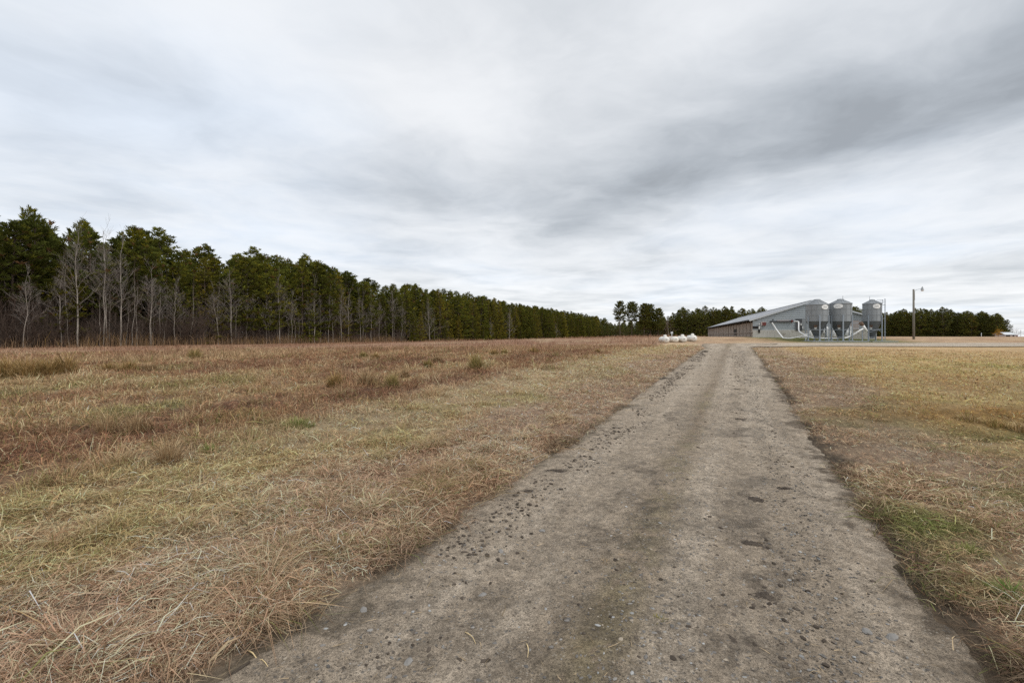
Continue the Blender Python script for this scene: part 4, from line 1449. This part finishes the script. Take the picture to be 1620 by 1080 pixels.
# ------------------------------------------------------------------ barn
M_SIDING = simple_mat('grey_siding', (.36, .39, .40), .55, .1, .10, 1.2, stretch=(1, 1, .4))
M_ROOF = simple_mat('roof_metal', (.47, .48, .495), .6, .0, .12, .7, stretch=(1, .2, 1))
M_TRIM = simple_mat('pale_trim', (.55, .57, .58), .5, .1, .1, 3)
M_CONC = simple_mat('concrete', (.50, .475, .43), .9, 0, .22, 1.5, (.25, .22, .18), bump=.3)
M_WOOD = simple_mat('weathered_board', (.31, .265, .225), .9, 0, .35, 2.0, (.42, .37, .31), stretch=(1, 3, .35))
M_DARK = simple_mat('dark_opening', (.025, .022, .02), .9)
M_STEEL = simple_mat('dull_steel', (.20, .215, .225), .5, .4, .2, 5)
M_DARKST = simple_mat('dark_steel', (.10, .10, .105), .6, .2, .15, 5)
M_RED = simple_mat('dark_red_paint', (.16, .045, .04), .6, 0, .2, 5)
M_WHITE = simple_mat('white_plastic', (.78, .78, .76), .45, 0, .08, 4)
M_GREYBOX = simple_mat('grey_box', (.30, .315, .32), .5, .1, .1, 6)
M_PINK = simple_mat('faded_board', (.42, .37, .35), .7, 0, .15, 3)


def build_barn():
    C0 = Vector((32.8, 62.0, 0))
    ax = Vector((.305, .952, 0)).normalized()       # along the barn
    rz = math.atan2(ax.y, ax.x) - PI / 2            # local +Y runs along the barn
    Wd, Ln, zb, ze, zr = 14.1, 58.0, 1.0, 4.0, 6.32
    root = empty('poultry_barn', (C0.x, C0.y, 0), rz)
    tag(root, 'long low grey metal-clad livestock barn behind the feed bins', 'barn')
    kerb = 2.55
    # gable wall in horizontal clapboards
    mb = MB()
    z = kerb; st = .25
    while z < zr - .05:
        z2 = min(z + st, zr - .02)
        def xl(h): return 0 if h <= ze else (h - ze) / (zr - ze) * Wd / 2
        a, b_ = xl(z), xl(z2)
        mb.poly([(a, 0, z), (Wd - a, 0, z), (Wd - b_, .04, z2), (b_, .04, z2)])
        mb.poly([(a, 0, z), (Wd - a, 0, z), (Wd - a, .04, z), (a, .04, z)])
        z = z2
    mb.build('gable_wall', M_SIDING, root)
    MB().box((Wd / 2, .12, (zb + kerb) / 2 - .002), (Wd - .02, .30, kerb - zb)).build('foundation', M_CONC, root)
    # upper, lighter metal sheet band overlapping the lower cladding
    mb = MB(); mb.poly([(2.0, -.035, 4.03), (12.1, -.035, 4.03), (12.1, -.035, 4.67), (Wd / 2, -.035, 6.22), (2.0, -.035, 4.67)], .03, (0, 1, 0))
    # panel joints on the gable
    for q in range(12): mb.box((3.0 + q * .0, -.04, 4.05), (.02, .012, .02))
    # sides
    for x, nm in ((0, 'side_wall'), (Wd, 'side_wall')):
        s = 1 if x == 0 else -1
        m2 = MB(); rr = random.Random(3 + int(x))
        y = .05
        while y < Ln - .1:
            wdt = rr.uniform(.5, 1.2); y2 = min(y + wdt, Ln - .05)
            m2.box((x + s * rr.uniform(.03, .07), (y + y2) / 2, (zb + ze - .32) / 2 + rr.uniform(-.05, .05)), (.05, y2 - y - .015, ze - .5 - zb))
            y = y2
        # battens and a long rail
        for k in range(int(Ln / 3)): m2.box((x - s * .02, 1.5 + k * 3, (zb + ze) / 2 - .1), (.07, .12, ze - zb - .25))
        m2.box((x - s * .03, Ln / 2, zb + 1.25), (.06, Ln - .2, .12))
        m2.build(nm, M_WOOD, root)
        MB().box((x + s * .14, Ln / 2, (zb + ze) / 2), (.05, Ln - .3, ze - zb - .1)).build('inner_curtain', M_DARK, root)
    MB().box((-.006, 14.5, 2.45), (.06, 2.4, .95)).build('vent_opening', M_DARK, root)
    m2 = MB()
    m2.poly([(0, Ln, zb), (Wd, Ln, zb), (Wd, Ln, ze), (Wd / 2, Ln, zr - .03), (0, Ln, ze)], .1, (0, -1, 0)); m2.build('rear_wall', M_SIDING, root)
    # roof with standing ribs
    mb = MB()
    ov, oe = .45, .18
    for s in (0, 1):
        sl_ = (zr - ze) / (Wd / 2)
        xe = -ov if s == 0 else Wd + ov
        a = Vector((xe, -oe, ze - sl_ * ov + .07)); b_ = Vector((Wd / 2, -oe, zr + .07)); c = Vector((Wd / 2, Ln + oe, zr + .07)); d = Vector((xe, Ln + oe, ze - sl_ * ov + .07))
        mb.poly([a, b_, c, d] if s else [a, d, c, b_], .05, (0, 0, -1))
        k = 0
        y = -oe + .02
        while y < Ln + oe:
            mb.bar(Vector((xe, y, a.z + .012)), Vector((Wd / 2 + (-.02 if s == 0 else .02), y, zr + .082)), .05, .03)
            y += .9
    roof = mb.build('roof', M_ROOF, root)
    MB().box((Wd / 2, Ln / 2, zr + .10), (.45, Ln + .3, .07)).build('ridge_cap', M_TRIM, roof)
    # rake trim on the gable
    for s in (0, 1):
        xe = -ov if s == 0 else Wd + ov; sl_ = (zr - ze) / (Wd / 2)
        MB().bar((xe, -oe - .03, ze - sl_ * ov - .03), (Wd / 2, -oe - .03, zr - .03), .04, .17).build('rake_board', M_TRIM, root)
    MB().box((-ov - .03, Ln / 2, ze - .12), (.04, Ln, .16)).build('eave_board', M_DARK, root)
    # things fixed on the gable
    def gx(px): return (px - 1191) / (1287 - 1191) * Wd / 2 * .985
    def gzz(py): return CAM_H - (py - 533) * 61.2 / F
    MB().box((gx(1236.5), -.10, gzz(508.6)), (gx(1253) - gx(1219), .18, .17)).build('track_rail', M_DARKST, root)
    MB().box((gx(1241), -.07, gzz(507.2)), (gx(1251) - gx(1231), .10, .16)).build('rail_cover', M_PINK, root)
    MB().box((gx(1255.5), -.12, gzz(508)), (.22, .22, .28)).build('rail_motor', M_RED, root)
    MB().box((gx(1208.6), -.12, gzz(511.8)), (.62, .20, .52)).build('vent_box', M_PINK, root)
    MB().box((gx(1209.6), -.225, gzz(512.2)), (.46, .03, .42)).build('vent_flap', M_RED, root)
    MB().box((gx(1196.5), -.05, gzz(517.5)), (.85, .06, .34)).build('dark_panel', M_DARK, root)
    MB().box((gx(1204), -.08, gzz(517)), (.35, .10, .44)).build('fuse_box', M_GREYBOX, root)
    mb = MB(); mb.box((gx(1201.6), -.10, gzz(518)), (.14, .12, .40)); mb.box((gx(1201.8), -.10, gzz(512.3)), (.16, .12, .16)); mb.build('white_meter', M_WHITE, root)
    MB().box((gx(1201.6), -.06, gzz(523.7)), (.20, .08, .46)).build('wall_vent', M_DARK, root)
    MB().box((gx(1224.5), -.06, gzz(505.6)), (.11, .10, .12)).build('lamp_bracket', M_DARK, root)
    MB().box((gx(1196.6), -.05, gzz(505.8)), (.22, .06, .14)).build('small_vent', M_STEEL, root)
    # doorway zone between rail and first bin
    MB().box((gx(1266.5), -.05, gzz(514)), (.72, .06, 1.55)).build('door', M_DARKST, root)
    MB().box((gx(1274.5), -.05, gzz(513.5)), (.40, .06, 1.45)).build('shutter', M_GREYBOX, root)
    mb = MB(); mb.box((gx(1270), -.10, gzz(513.3)), (.13, .10, .30)); mb.box((gx(1272.6), -.10, gzz(518.2)), (.11, .10, .24)); mb.build('control_box', M_WHITE, root)
    for xx in (gx(1310), gx(1345)):
        MB().box((xx, -.09, gzz(522)), (.66, .16, .9)).build('fan_cover', M_WHITE, root)
    MB().box((gx(1352), -.06, gzz(515)), (1.1, .08, 1.2)).build('side_door', M_PINK, root)
    mb = MB(); z = 2.0
    for k in range(5): mb.box((gx(1216 + k * 12), -.032, 2.0), (.07, .02, .9))
    mb.build('form_board', M_CONC, root)


build_barn()

# ------------------------------------------------------------------ feed bins
M_GALV = simple_mat('galvanised_sheet', (.27, .288, .30), .7, .0, .16, 1.6, stretch=(1, 1, .6))
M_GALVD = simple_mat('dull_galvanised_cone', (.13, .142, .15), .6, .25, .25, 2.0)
M_LEG = simple_mat('galvanised_leg', (.33, .37, .41), .5, .3, .12, 3)
M_RUST = simple_mat('rust', (.16, .105, .075), .9, 0, .3, 6)
M_BADGE = simple_mat('badge_white', (.80, .80, .78), .4, 0, .03, 3)
M_BLACK = simple_mat('badge_grey', (.33, .35, .36), .5)


def build_bin(cpx, wpx, eave_py, mid_py, base_py, top_py, Y, legs, leg_phase, badge_px, badge_w, label, ladder=False, mast=None):
    R = wpx / 2 * Y / F * math.cos(math.atan((cpx - 810) / F))
    base = at(cpx, base_py, Y)
    root = empty('feed_bin', base, -math.atan((cpx - 810) / F)); tag(root, label, 'feed bin')
    def zz(py): return CAM_H - (py - 533) * Y / F - base.z
    ze, zm, zt = zz(eave_py), zz(mid_py), zz(top_py)
    # corrugated body
    prof = []
    n = 60
    for i in range(n + 1):
        f = i / n; prof.append((R + .012 * math.sin(f * 2 * PI * 17), zm + (ze - zm) * f))
    body = MB().lathe(prof, 48).build('tank_body', M_GALV, root)
    mb = MB()
    for k in range(3): 
        zk = zm + (ze - zm) * (k / 3)
        mb.lathe([(R + .014, zk - .012), (R + .03, zk), (R + .014, zk + .012)], 48)
    for k in range(12):
        a = k * PI / 6; mb.box((math.cos(a) * (R + .012), math.sin(a) * (R + .012), (zm + ze) / 2), (.02, .03, ze - zm), Matrix.Rotation(a, 4, 'Z'))
    mb.build('seam_bands', M_GALV, body)
    roof = MB().lathe([(R + .06, ze - .05), (R + .06, ze), (R * .32, zt - .16), (R * .32, zt - .14)], 48).build('roof_cone', M_GALV, root)
    mb = MB()
    for k in range(18):
        a = k * PI / 9; ca, sa = math.cos(a), math.sin(a)
        mb.bar((ca * (R + .05), sa * (R + .05), ze + .015), (ca * R * .33, sa * R * .33, zt - .13), .03, .03)
    mb.build('roof_ribs', M_GALV, roof)
    MB().lathe([(R * .31, zt - .2), (R * .31, zt - .03), (R * .27, zt), (.02, zt + .04)], 24).build('lid', M_GALV, roof)
    zc = zz(base_py - 7)
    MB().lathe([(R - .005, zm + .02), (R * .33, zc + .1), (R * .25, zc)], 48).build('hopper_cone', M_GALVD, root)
    MB().box((0, 0, zc - .10), (R * .5, R * .55, .22)).build('auger_boot', M_STEEL, root, .02)
    # a rusty inspection hatch with white flap on the cone, facing the viewer
    f = .33; rr_ = R + (R * .33 - R) * f; zq = zm + (zc - zm) * f
    MB().box((-R * .12, -rr_ - .0, zq), (.34, .06, .30), Matrix.Rotation(.7, 4, 'X')).build('inspection_hatch', M_RUST, root, .01)
    f = .52; rr_ = R + (R * .33 - R) * f; zq = zm + (zc - zm) * f
    MB().box((-R * .12, -rr_ - .02, zq + .08), (.24, .06, .26), Matrix.Rotation(.7, 4, 'X')).build('hatch_flap', M_WHITE, root, .01)
    lp = []
    for k in range(legs):
        a = leg_phase + k * 2 * PI / legs
        ca, sa = math.cos(a), math.sin(a); r = R + .06
        ztop = zm + (ze - zm) * .33
        mb = MB(); mb.box((ca * r, sa * r, ztop / 2), (.13, .08, ztop), Matrix.Rotation(a + PI / 2, 4, 'Z'))
        mb.box((ca * r, sa * r, .02), (.26, .26, .035), Matrix.Rotation(a, 4, 'Z'))
        mb.build('leg', M_LEG, root); lp.append((ca * r, sa * r))
    hb = zz(520) * .92
    for k in range(legs):
        (x0, y0), (x1, y1) = lp[k], lp[(k + 1) % legs]
        MB().bar((x0, y0, hb), (x1, y1, hb), .045, .06).build('brace', M_LEG, root)
        if legs == 4:
            MB().bar((x0, y0, hb - .35), (x1, y1, hb + .2), .03, .03).build('brace', M_LEG, root)
    # oval white badge curved round the body
    a0 = -PI / 2 + math.asin(max(-.95, min(.95, (badge_px - cpx) / (wpx / 2))))
    zb_ = zz(eave_py + 4.5); hw = badge_w * Y / F / 2 / R / max(.35, abs(math.sin(a0))); hh = 3.6 * Y / F
    hw = min(hw, .42)
    bm = bmesh.new()
    def bp(q, w_, h_, dr): 
        aa = a0 + math.cos(q) * hw * w_
        return bm.verts.new((math.cos(aa) * (R + dr), math.sin(aa) * (R + dr), zb_ + math.sin(q) * hh * h_))
    ring0 = [bp(2 * PI * i / 32, 1, 1, .045) for i in range(32)]
    ringb = [bp(2 * PI * i / 32, 1, 1, .005) for i in range(32)]
    ring1 = [bp(2 * PI * i / 32, .5, .5, .047) for i in range(32)]
    cv = bm.verts.new((math.cos(a0) * (R + .047), math.sin(a0) * (R + .047), zb_))
    for i in range(32):
        j = (i + 1) % 32
        bm.faces.new((ring0[i], ring0[j], ring1[j], ring1[i])); bm.faces.new((ring1[i], ring1[j], cv)); bm.faces.new((ringb[i], ringb[j], ring0[j], ring0[i]))
    m2 = MB(); m2.bm.free(); m2.bm = bm
    badge = m2.build('oval_badge', M_BADGE, root)
    # faint unreadable marking across the badge
    mb = MB()
    for k in range(5):
        aa = a0 + (-.45 + .22 * k) * hw
        mb.box((math.cos(aa) * (R + .055), math.sin(aa) * (R + .055), zb_ + (.02 if k % 2 else -.02)), (.012, .045, .10 + .05 * (k % 2)), Matrix.Rotation(aa, 4, 'Z') @ Matrix.Rotation(.3, 4, 'X'))
    mb.build('badge_marking', M_BLACK, badge)
    if ladder:
        mb = MB()
        a = math.radians(-12); ca, sa = math.cos(a), math.sin(a); tx, ty = -sa, ca
        rl = R + .30
        for s in (-.2, .2):
            mb.bar((ca * rl + tx * s, sa * rl + ty * s, .1), (ca * rl + tx * s, sa * rl + ty * s, ze + .55), .04)
        z = .4
        while z < ze + .4:
            mb.bar((ca * rl - tx * .2, sa * rl - ty * .2, z), (ca * rl + tx * .2, sa * rl + ty * .2, z), .028); z += .33
        for z in (zm + .3, ze - .2):
            for s in (-.2, .2): mb.bar((ca * R + tx * s, sa * R + ty * s, z), (ca * rl + tx * s, sa * rl + ty * s, z), .03)
        mb.build('ladder', M_LEG, root)
        mb = MB()
        for k in range(7):
            aa = a - .9 + k * .22; bb = aa + .22
            p = lambda q, z: (math.cos(q) * (R + .1), math.sin(q) * (R + .1), z)
            mb.bar(p(aa, ze + .42), p(bb, ze + .42), .03)
            mb.bar(p(aa, ze + .02), p(aa, ze + .44), .03)
        mb.build('guard_rail', M_LEG, root)
    if mast is not None:
        x = (mast - cpx) * Y / F
        MB().tube([(x, 0, zt - .08), (x + .02, 0, zt + .40)], .018, 6).build('lid_lever', M_STEEL, roof)
    return root


YB = 55.0
M_SLAB = simple_mat('old_slab', (.27, .28, .28), .9, 0, .2, 2)
build_bin(1292.6, 36.6, 482, 508.3, 538.6, 473.4, YB, 6, math.radians(-137), 1305, 8, 'left galvanised feed bin of the three, nearest the barn door')
build_bin(1329.6, 36.6, 480.3, 508.3, 538.6, 473, YB, 6, math.radians(-137), 1326, 12.5, 'middle galvanised feed bin of the three, oval badge at its centre', mast=1332.5)
build_bin(1379.7, 31.0, 480.5, 508, 539, 473.8, YB + .4, 4, math.radians(-110), 1387, 12, 'right galvanised feed bin set apart, with a ladder on its side', True, mast=1376.5)


# slab under the bins
def slab(px0, px1, py, Y, dep, h, label):
    a, b_ = at(px0, py, Y), at(px1, py, Y)
    o = MB().box(((0), 0, -h / 2), ((b_ - a).length, dep, h)).build('concrete_slab', M_SLAB, None, .03)
    o.location = (a + b_) / 2
    tag(o, label, 'slab')


slab(1272, 1360, 539, YB, 3.0, .5, 'long concrete slab under the left and middle feed bins')
slab(1362, 1402, 539.3, YB + .4, 3.6, .5, 'short concrete slab under the right feed bin')


def pipe(pts, r, label, name='feed_pipe', mat=None):
    P_ = [Vector(p) for p in pts]
    # smooth by Catmull-Rom
    out = []
    for i in range(len(P_) - 1):
        a, b_, c, d = P_[max(i - 1, 0)], P_[i], P_[i + 1], P_[min(i + 2, len(P_) - 1)]
        for k in range(8):
            q = k / 8
            out.append(.5 * ((2 * b_) + (c - a) * q + (2 * a - 5 * b_ + 4 * c - d) * q * q + (3 * b_ - a - 3 * c + d) * q ** 3))
    out.append(P_[-1])
    root = out[0].copy()
    o = MB().tube([p - root for p in out], r, 10).build(name, mat or M_WHITE)
    o.location = root
    return tag(o, label, 'pipe')


pipe([at(1221.5, 510.5, 60.5), at(1229, 522, 60.0), at(1238.5, 534, 58.5), at(1241, 534.7, 58), at(1250, 535.2, 56.6), at(1263, 533, 55.8), at(1271, 531.6, 55.2)], .075,
     'white feed pipe drooping from the long wall rail to the ground')
pipe([at(1256.8, 508.4, 58.9), at(1262.5, 508.6, 58.4), at(1263.6, 511, 58.2), at(1263.8, 522, 57.2), at(1267, 526, 56.4), at(1276, 531.3, 55.3), at(1281, 533.4, 55), at(1291, 534.6, 55), at(1310, 535.1, 55),
      at(1330, 534.9, 55), at(1338, 534.2, 55)], .075, 'white feed pipe bending down from the wall and running under two bins')
pipe([at(1336, 534.6, 54.2), at(1342, 532.8, 54.2), at(1352, 527.8, 54.2), at(1361, 522.2, 54.3), at(1367, 519.5, 54.5)], .085, 'white feed pipe rising from the middle bin towards the right bin')
# cluster of fittings where the two pipes meet
mb = MB(); mb.tube([(-.22, 0, 0), (.30, 0, -.14)], .14, 12); mb.box((0, 0, .16), (.30, .24, .12)); mb.tube([(-.05, 0, -.05), (-.05, 0, -.62)], .04, 8)
o = mb.build('pipe_junction', M_WHITE); o.location = at(1275.5, 530.6, 54.9); tag(o, 'white plastic junction where the two feed pipes meet', 'pipe junction')
# loose white chute hanging on the right bin
root = empty('feed_chute', at(1366, 515.5, 53.7)); tag(root, 'white and rusty loading chute slanting beside the right feed bin', 'chute')
MB().tube([at(1364.5, 514, 53.7) - root.location, at(1371.5, 524, 53.7) - root.location], [.16, .12], 10).build('chute_tube', M_WHITE, root)
MB().tube([at(1361, 510.5, 53.7) - root.location, at(1365.2, 514.5, 53.7) - root.location], [.24, .17], 10).build('chute_mouth', M_RUST, root)
# white bags / covers behind the bins
for k, (px, py, hpx, wpx) in enumerate([(1282.5, 527, 8.5, 5), (1308.5, 524.5, 16, 6), (1319.5, 527, 9, 5), (1341.5, 526, 10, 8)]):
    q = at(px, py + hpx / 2, 58.2); h = hpx * 58 / F; wd = wpx * 58 / F
    mb = MB(); mb.lathe([(wd * .5, 0), (wd * .54, h * .25), (wd * .5, h * .6), (wd * .34, h * .9), (wd * .1, h)], 16)
    o = mb.build('feed_sack', M_WHITE); o.location = q
    o.scale = (1, .7, 1)
    tag(o, ['small pale sack behind the left bin cone', 'tall pale sack between the left and middle bins', 'short pale sack left of the middle bin cone', 'wide pale sack right of the middle bin cone'][k], 'sack')
# steel frame standing between the middle and right bins
root = empty('steel_frame', at(1348.5, 539, 54.6)); tag(root, 'thin galvanised frame standing between the middle and right bins', 'frame')
q0 = root.location
for k, px in enumerate((1348.5, 1364)):
    a = at(px, 539, 54.6) - q0; MB().bar(a, a + Vector((0, 0, 2.2)), .06).build('post', M_LEG, root)
for py in (511, 519.5):
    MB().bar(at(1348.5, py, 54.6) - q0, at(1364, py, 54.6) - q0, .05).build('rail', M_LEG, root)

# ------------------------------------------------------------------ gas tanks
M_TANK = simple_mat('tank_white', (.72, .70, .64), .4, 0, .10, 1.2, None)
M_TANKR = simple_mat('tank_rusted', (.76, .72, .64), .5, 0, .14, 1.5, (.42, .24, .15))


def build_tank(px, py_c, dpx, Y, ang, label, mat, dome=True, mark=False):
    R = dpx / 2 * Y / F; L = 2.6
    c = at(px, py_c, Y)
    root = empty('gas_tank', (c.x, c.y, c.z - R - .06), ang); tag(root, label, 'gas tank', 'white gas tanks in a row')
    zc = R + .06
    Rm = Matrix.Rotation(-PI / 2, 3, 'X')                    # lathe axis along local +Y
    prof = [(.001, -R * .62)]
    for k in range(1, 9):
        a = k / 8 * PI / 2; prof.append((R * math.sin(a), -R * .62 * math.cos(a)))
    prof += [(R, L * .5), (R, L)]
    for k in range(1, 9):
        a = k / 8 * PI / 2; prof.append((max(.001, R * math.cos(a)), L + R * .62 * math.sin(a)))
    body = MB().lathe(prof, 32, (0, 0, zc), axis=Rm).build('tank_shell', mat, root)
    mb = MB()
    for yy in (.02, L - .02): mb.lathe([(R + .002, yy - .015), (R + .012, yy), (R + .002, yy + .015)], 32, (0, 0, zc), axis=Rm)
    mb.build('weld_band', mat, body)
    if dome:
        MB().lathe([(.19, zc + R - .03), (.19, zc + R + .12), (.15, zc + R + .19), (.02, zc + R + .22)], 20, (0, .75, 0)).build('valve_dome', mat, root)
    for yy in (.4, L - .4):
        MB().box((0, yy, .04), (R * 1.2, .18, .26)).build('support_foot', M_CONC, root)
    mb = MB(); mb.tube([(R * .5, -.02, zc + R * .7), (R * .5, .0, zc + R * .85)], .02, 6); mb.box((0, -R * .62 - .004, zc + R * .1), (.12, .012, .09)); mb.build('data_plate', M_STEEL, root)
    return root


build_tank(1054.2, 537.4, 10.0, 51.0, -.13, 'white gas tank, leftmost of the row of four on the grass', M_TANK)
build_tank(1068.8, 537.0, 9.6, 52.2, -.11, 'rust-streaked white gas tank, second from left of the row', M_TANKR, dome=False)
build_tank(1081.8, 536.5, 9.8, 52.4, -.16, 'cream-white gas tank with tall dome, third from left of the row', M_TANK)
build_tank(1097.6, 535.2, 10.0, 54.0, -.18, 'brightest white gas tank, rightmost and set apart from the row', M_TANK)
root = empty('regulator_post', at(1062.8, 533, 54)); tag(root, 'thin pale post with a meter head behind the gas tanks', 'post')
MB().tube([(0, 0, -.5), (0, 0, .52)], .045, 8).build('pipe_stem', M_TRIM, root)
MB().box((0, 0, .50), (.24, .18, .26)).build('meter_head', M_TRIM, root, .02)

# ------------------------------------------------------------------ lamp pole
b0 = at(1445.6, 536.7, 58)
root = empty('lamp_pole', b0); tag(root, 'weathered wooden utility pole with a yard lamp at its top', 'lamp pole')
M_POLE = simple_mat('weathered_pole', (.20, .185, .155), .9, 0, .35, 4, stretch=(1, 1, .12), bump=.3)
MB().tube([(.0, 0, -.3), (-.01, 0, 3), (-.03, 0, 6.38)], [.135, .12, .095], 12).build('pole', M_POLE, root)
MB().tube([(.06, 0, 6.15), (.35, -.05, 6.33), (.75, -.08, 6.42), (.98, -.10, 6.42)], .025, 8).build('arm', M_LEG, root)
lamp = MB().lathe([(.05, .20), (.10, .17), (.10, .02), (.14, -.04), (.17, -.16)], 16, (1.0, -.1, 6.42)).build('lamp_head', M_GREYBOX, root)
MB().lathe([(.165, -.16), (.15, -.24), (.08, -.30), (.01, -.31)], 16, (1.0, -.1, 6.42)).build('lens', M_WHITE, lamp)
MB().lathe([(.035, .2), (.035, .29), (.01, .30)], 10, (1.0, -.1, 6.42)).build('photocell', M_STEEL, lamp)
MB().bar((.08, -.06, 5.0), (.06, -.06, 6.1), .03, .03).build('conduit', M_GREYBOX, root)

# ------------------------------------------------------------------ far right: shed, autumn tree, thin pole
YS = 240.0
a = at(1590.5, 534, YS)
root = empty('farm_shed', (a.x, a.y, a.z), .15); tag(root, 'low pale grey-roofed shed far off at the end of the pine wood', 'shed')
MB().box((0, 0, .7), (7.0, 4.4, 1.7)).build('wall', M_PINK, root)
mb = MB(); mb.poly([(-3.9, -2.6, 1.5), (3.9, -2.6, 1.5), (3.6, .2, 2.8), (-3.6, .2, 2.8)], .08, (0, 0, 1)); mb.poly([(-3.9, 3, 1.5), (3.9, 3, 1.5), (3.6, .2, 2.8), (-3.6, .2, 2.8)], .08, (0, 0, 1)); mb.build('roof', M_TRIM, root)
MB().box((-1.6, -2.24, .75), (2.6, .08, 1.2)).build('bay_opening', M_DARK, root)
MB().box((1.8, -2.24, .75), (.8, .08, 1.2)).build('door', M_DARK, root)
a = at(1603.5, 533, YS)
root = empty('farm_trailer', (a.x, a.y, a.z), .1); tag(root, 'tiny rusty red trailer far off beside the pale shed', 'trailer')
MB().box((0, 0, .75), (3.2, 1.6, .5)).build('bed', M_RED, root, .04)
MB().box((.4, 0, 1.05), (1.4, 1.2, .14)).build('load', M_PINK, root)
for s in (-.9, .9): MB().lathe([(.3, -.1), (.32, 0), (.3, .1)], 14, (s, -.85, .32), True, True, Matrix.Rotation(PI / 2, 3, 'X')).build('wheel', M_DARK, root)
acc = Acc(); rr = np.random.default_rng(44)
V, Fc = tube_np([(0, 0, -.3), (.05, 0, 1.5), (0, .05, 3.4)], [.12, .09, .04], 6)
root = empty('autumn_tree', at(1579.5, 534, 232)); tag(root, 'small orange-leaved tree before the dark pines by the far shed', 'tree')
link_mesh('trunk', np_mesh('trunk', V, Fc, None, True), root, [M_BARK])
n = 160; ctr = rr.normal(0, 1, (n, 3)) * np.array([.8, .8, .9]) + np.array([0, 0, 2.4]); dr_ = rr.normal(0, 1, (n, 3)); dr_ /= np.linalg.norm(dr_, axis=1)[:, None]
needle_tufts(acc, ctr, dr_, np.full(n, .4), np.array([.45, .26, .05]) * rr.uniform(.5, 1.3, (n, 1)), rr, 7)
link_mesh('crown', acc.mesh('crown'), root, [M_NEEDLE])
o = MB().tube([(0, 0, -1), (0, 0, 2.6)], [.12, .10], 8).build('marker_post', M_TRIM); o.location = at(1552.5, 534, 250)
tag(o, 'thin pale post standing alone before the far right pines', 'post')

for o in list(bpy.data.objects):
    if o.type == 'MESH' and not o.users_collection:
        bpy.data.objects.remove(o)
print('objects', len(bpy.data.objects), 'pines', count)
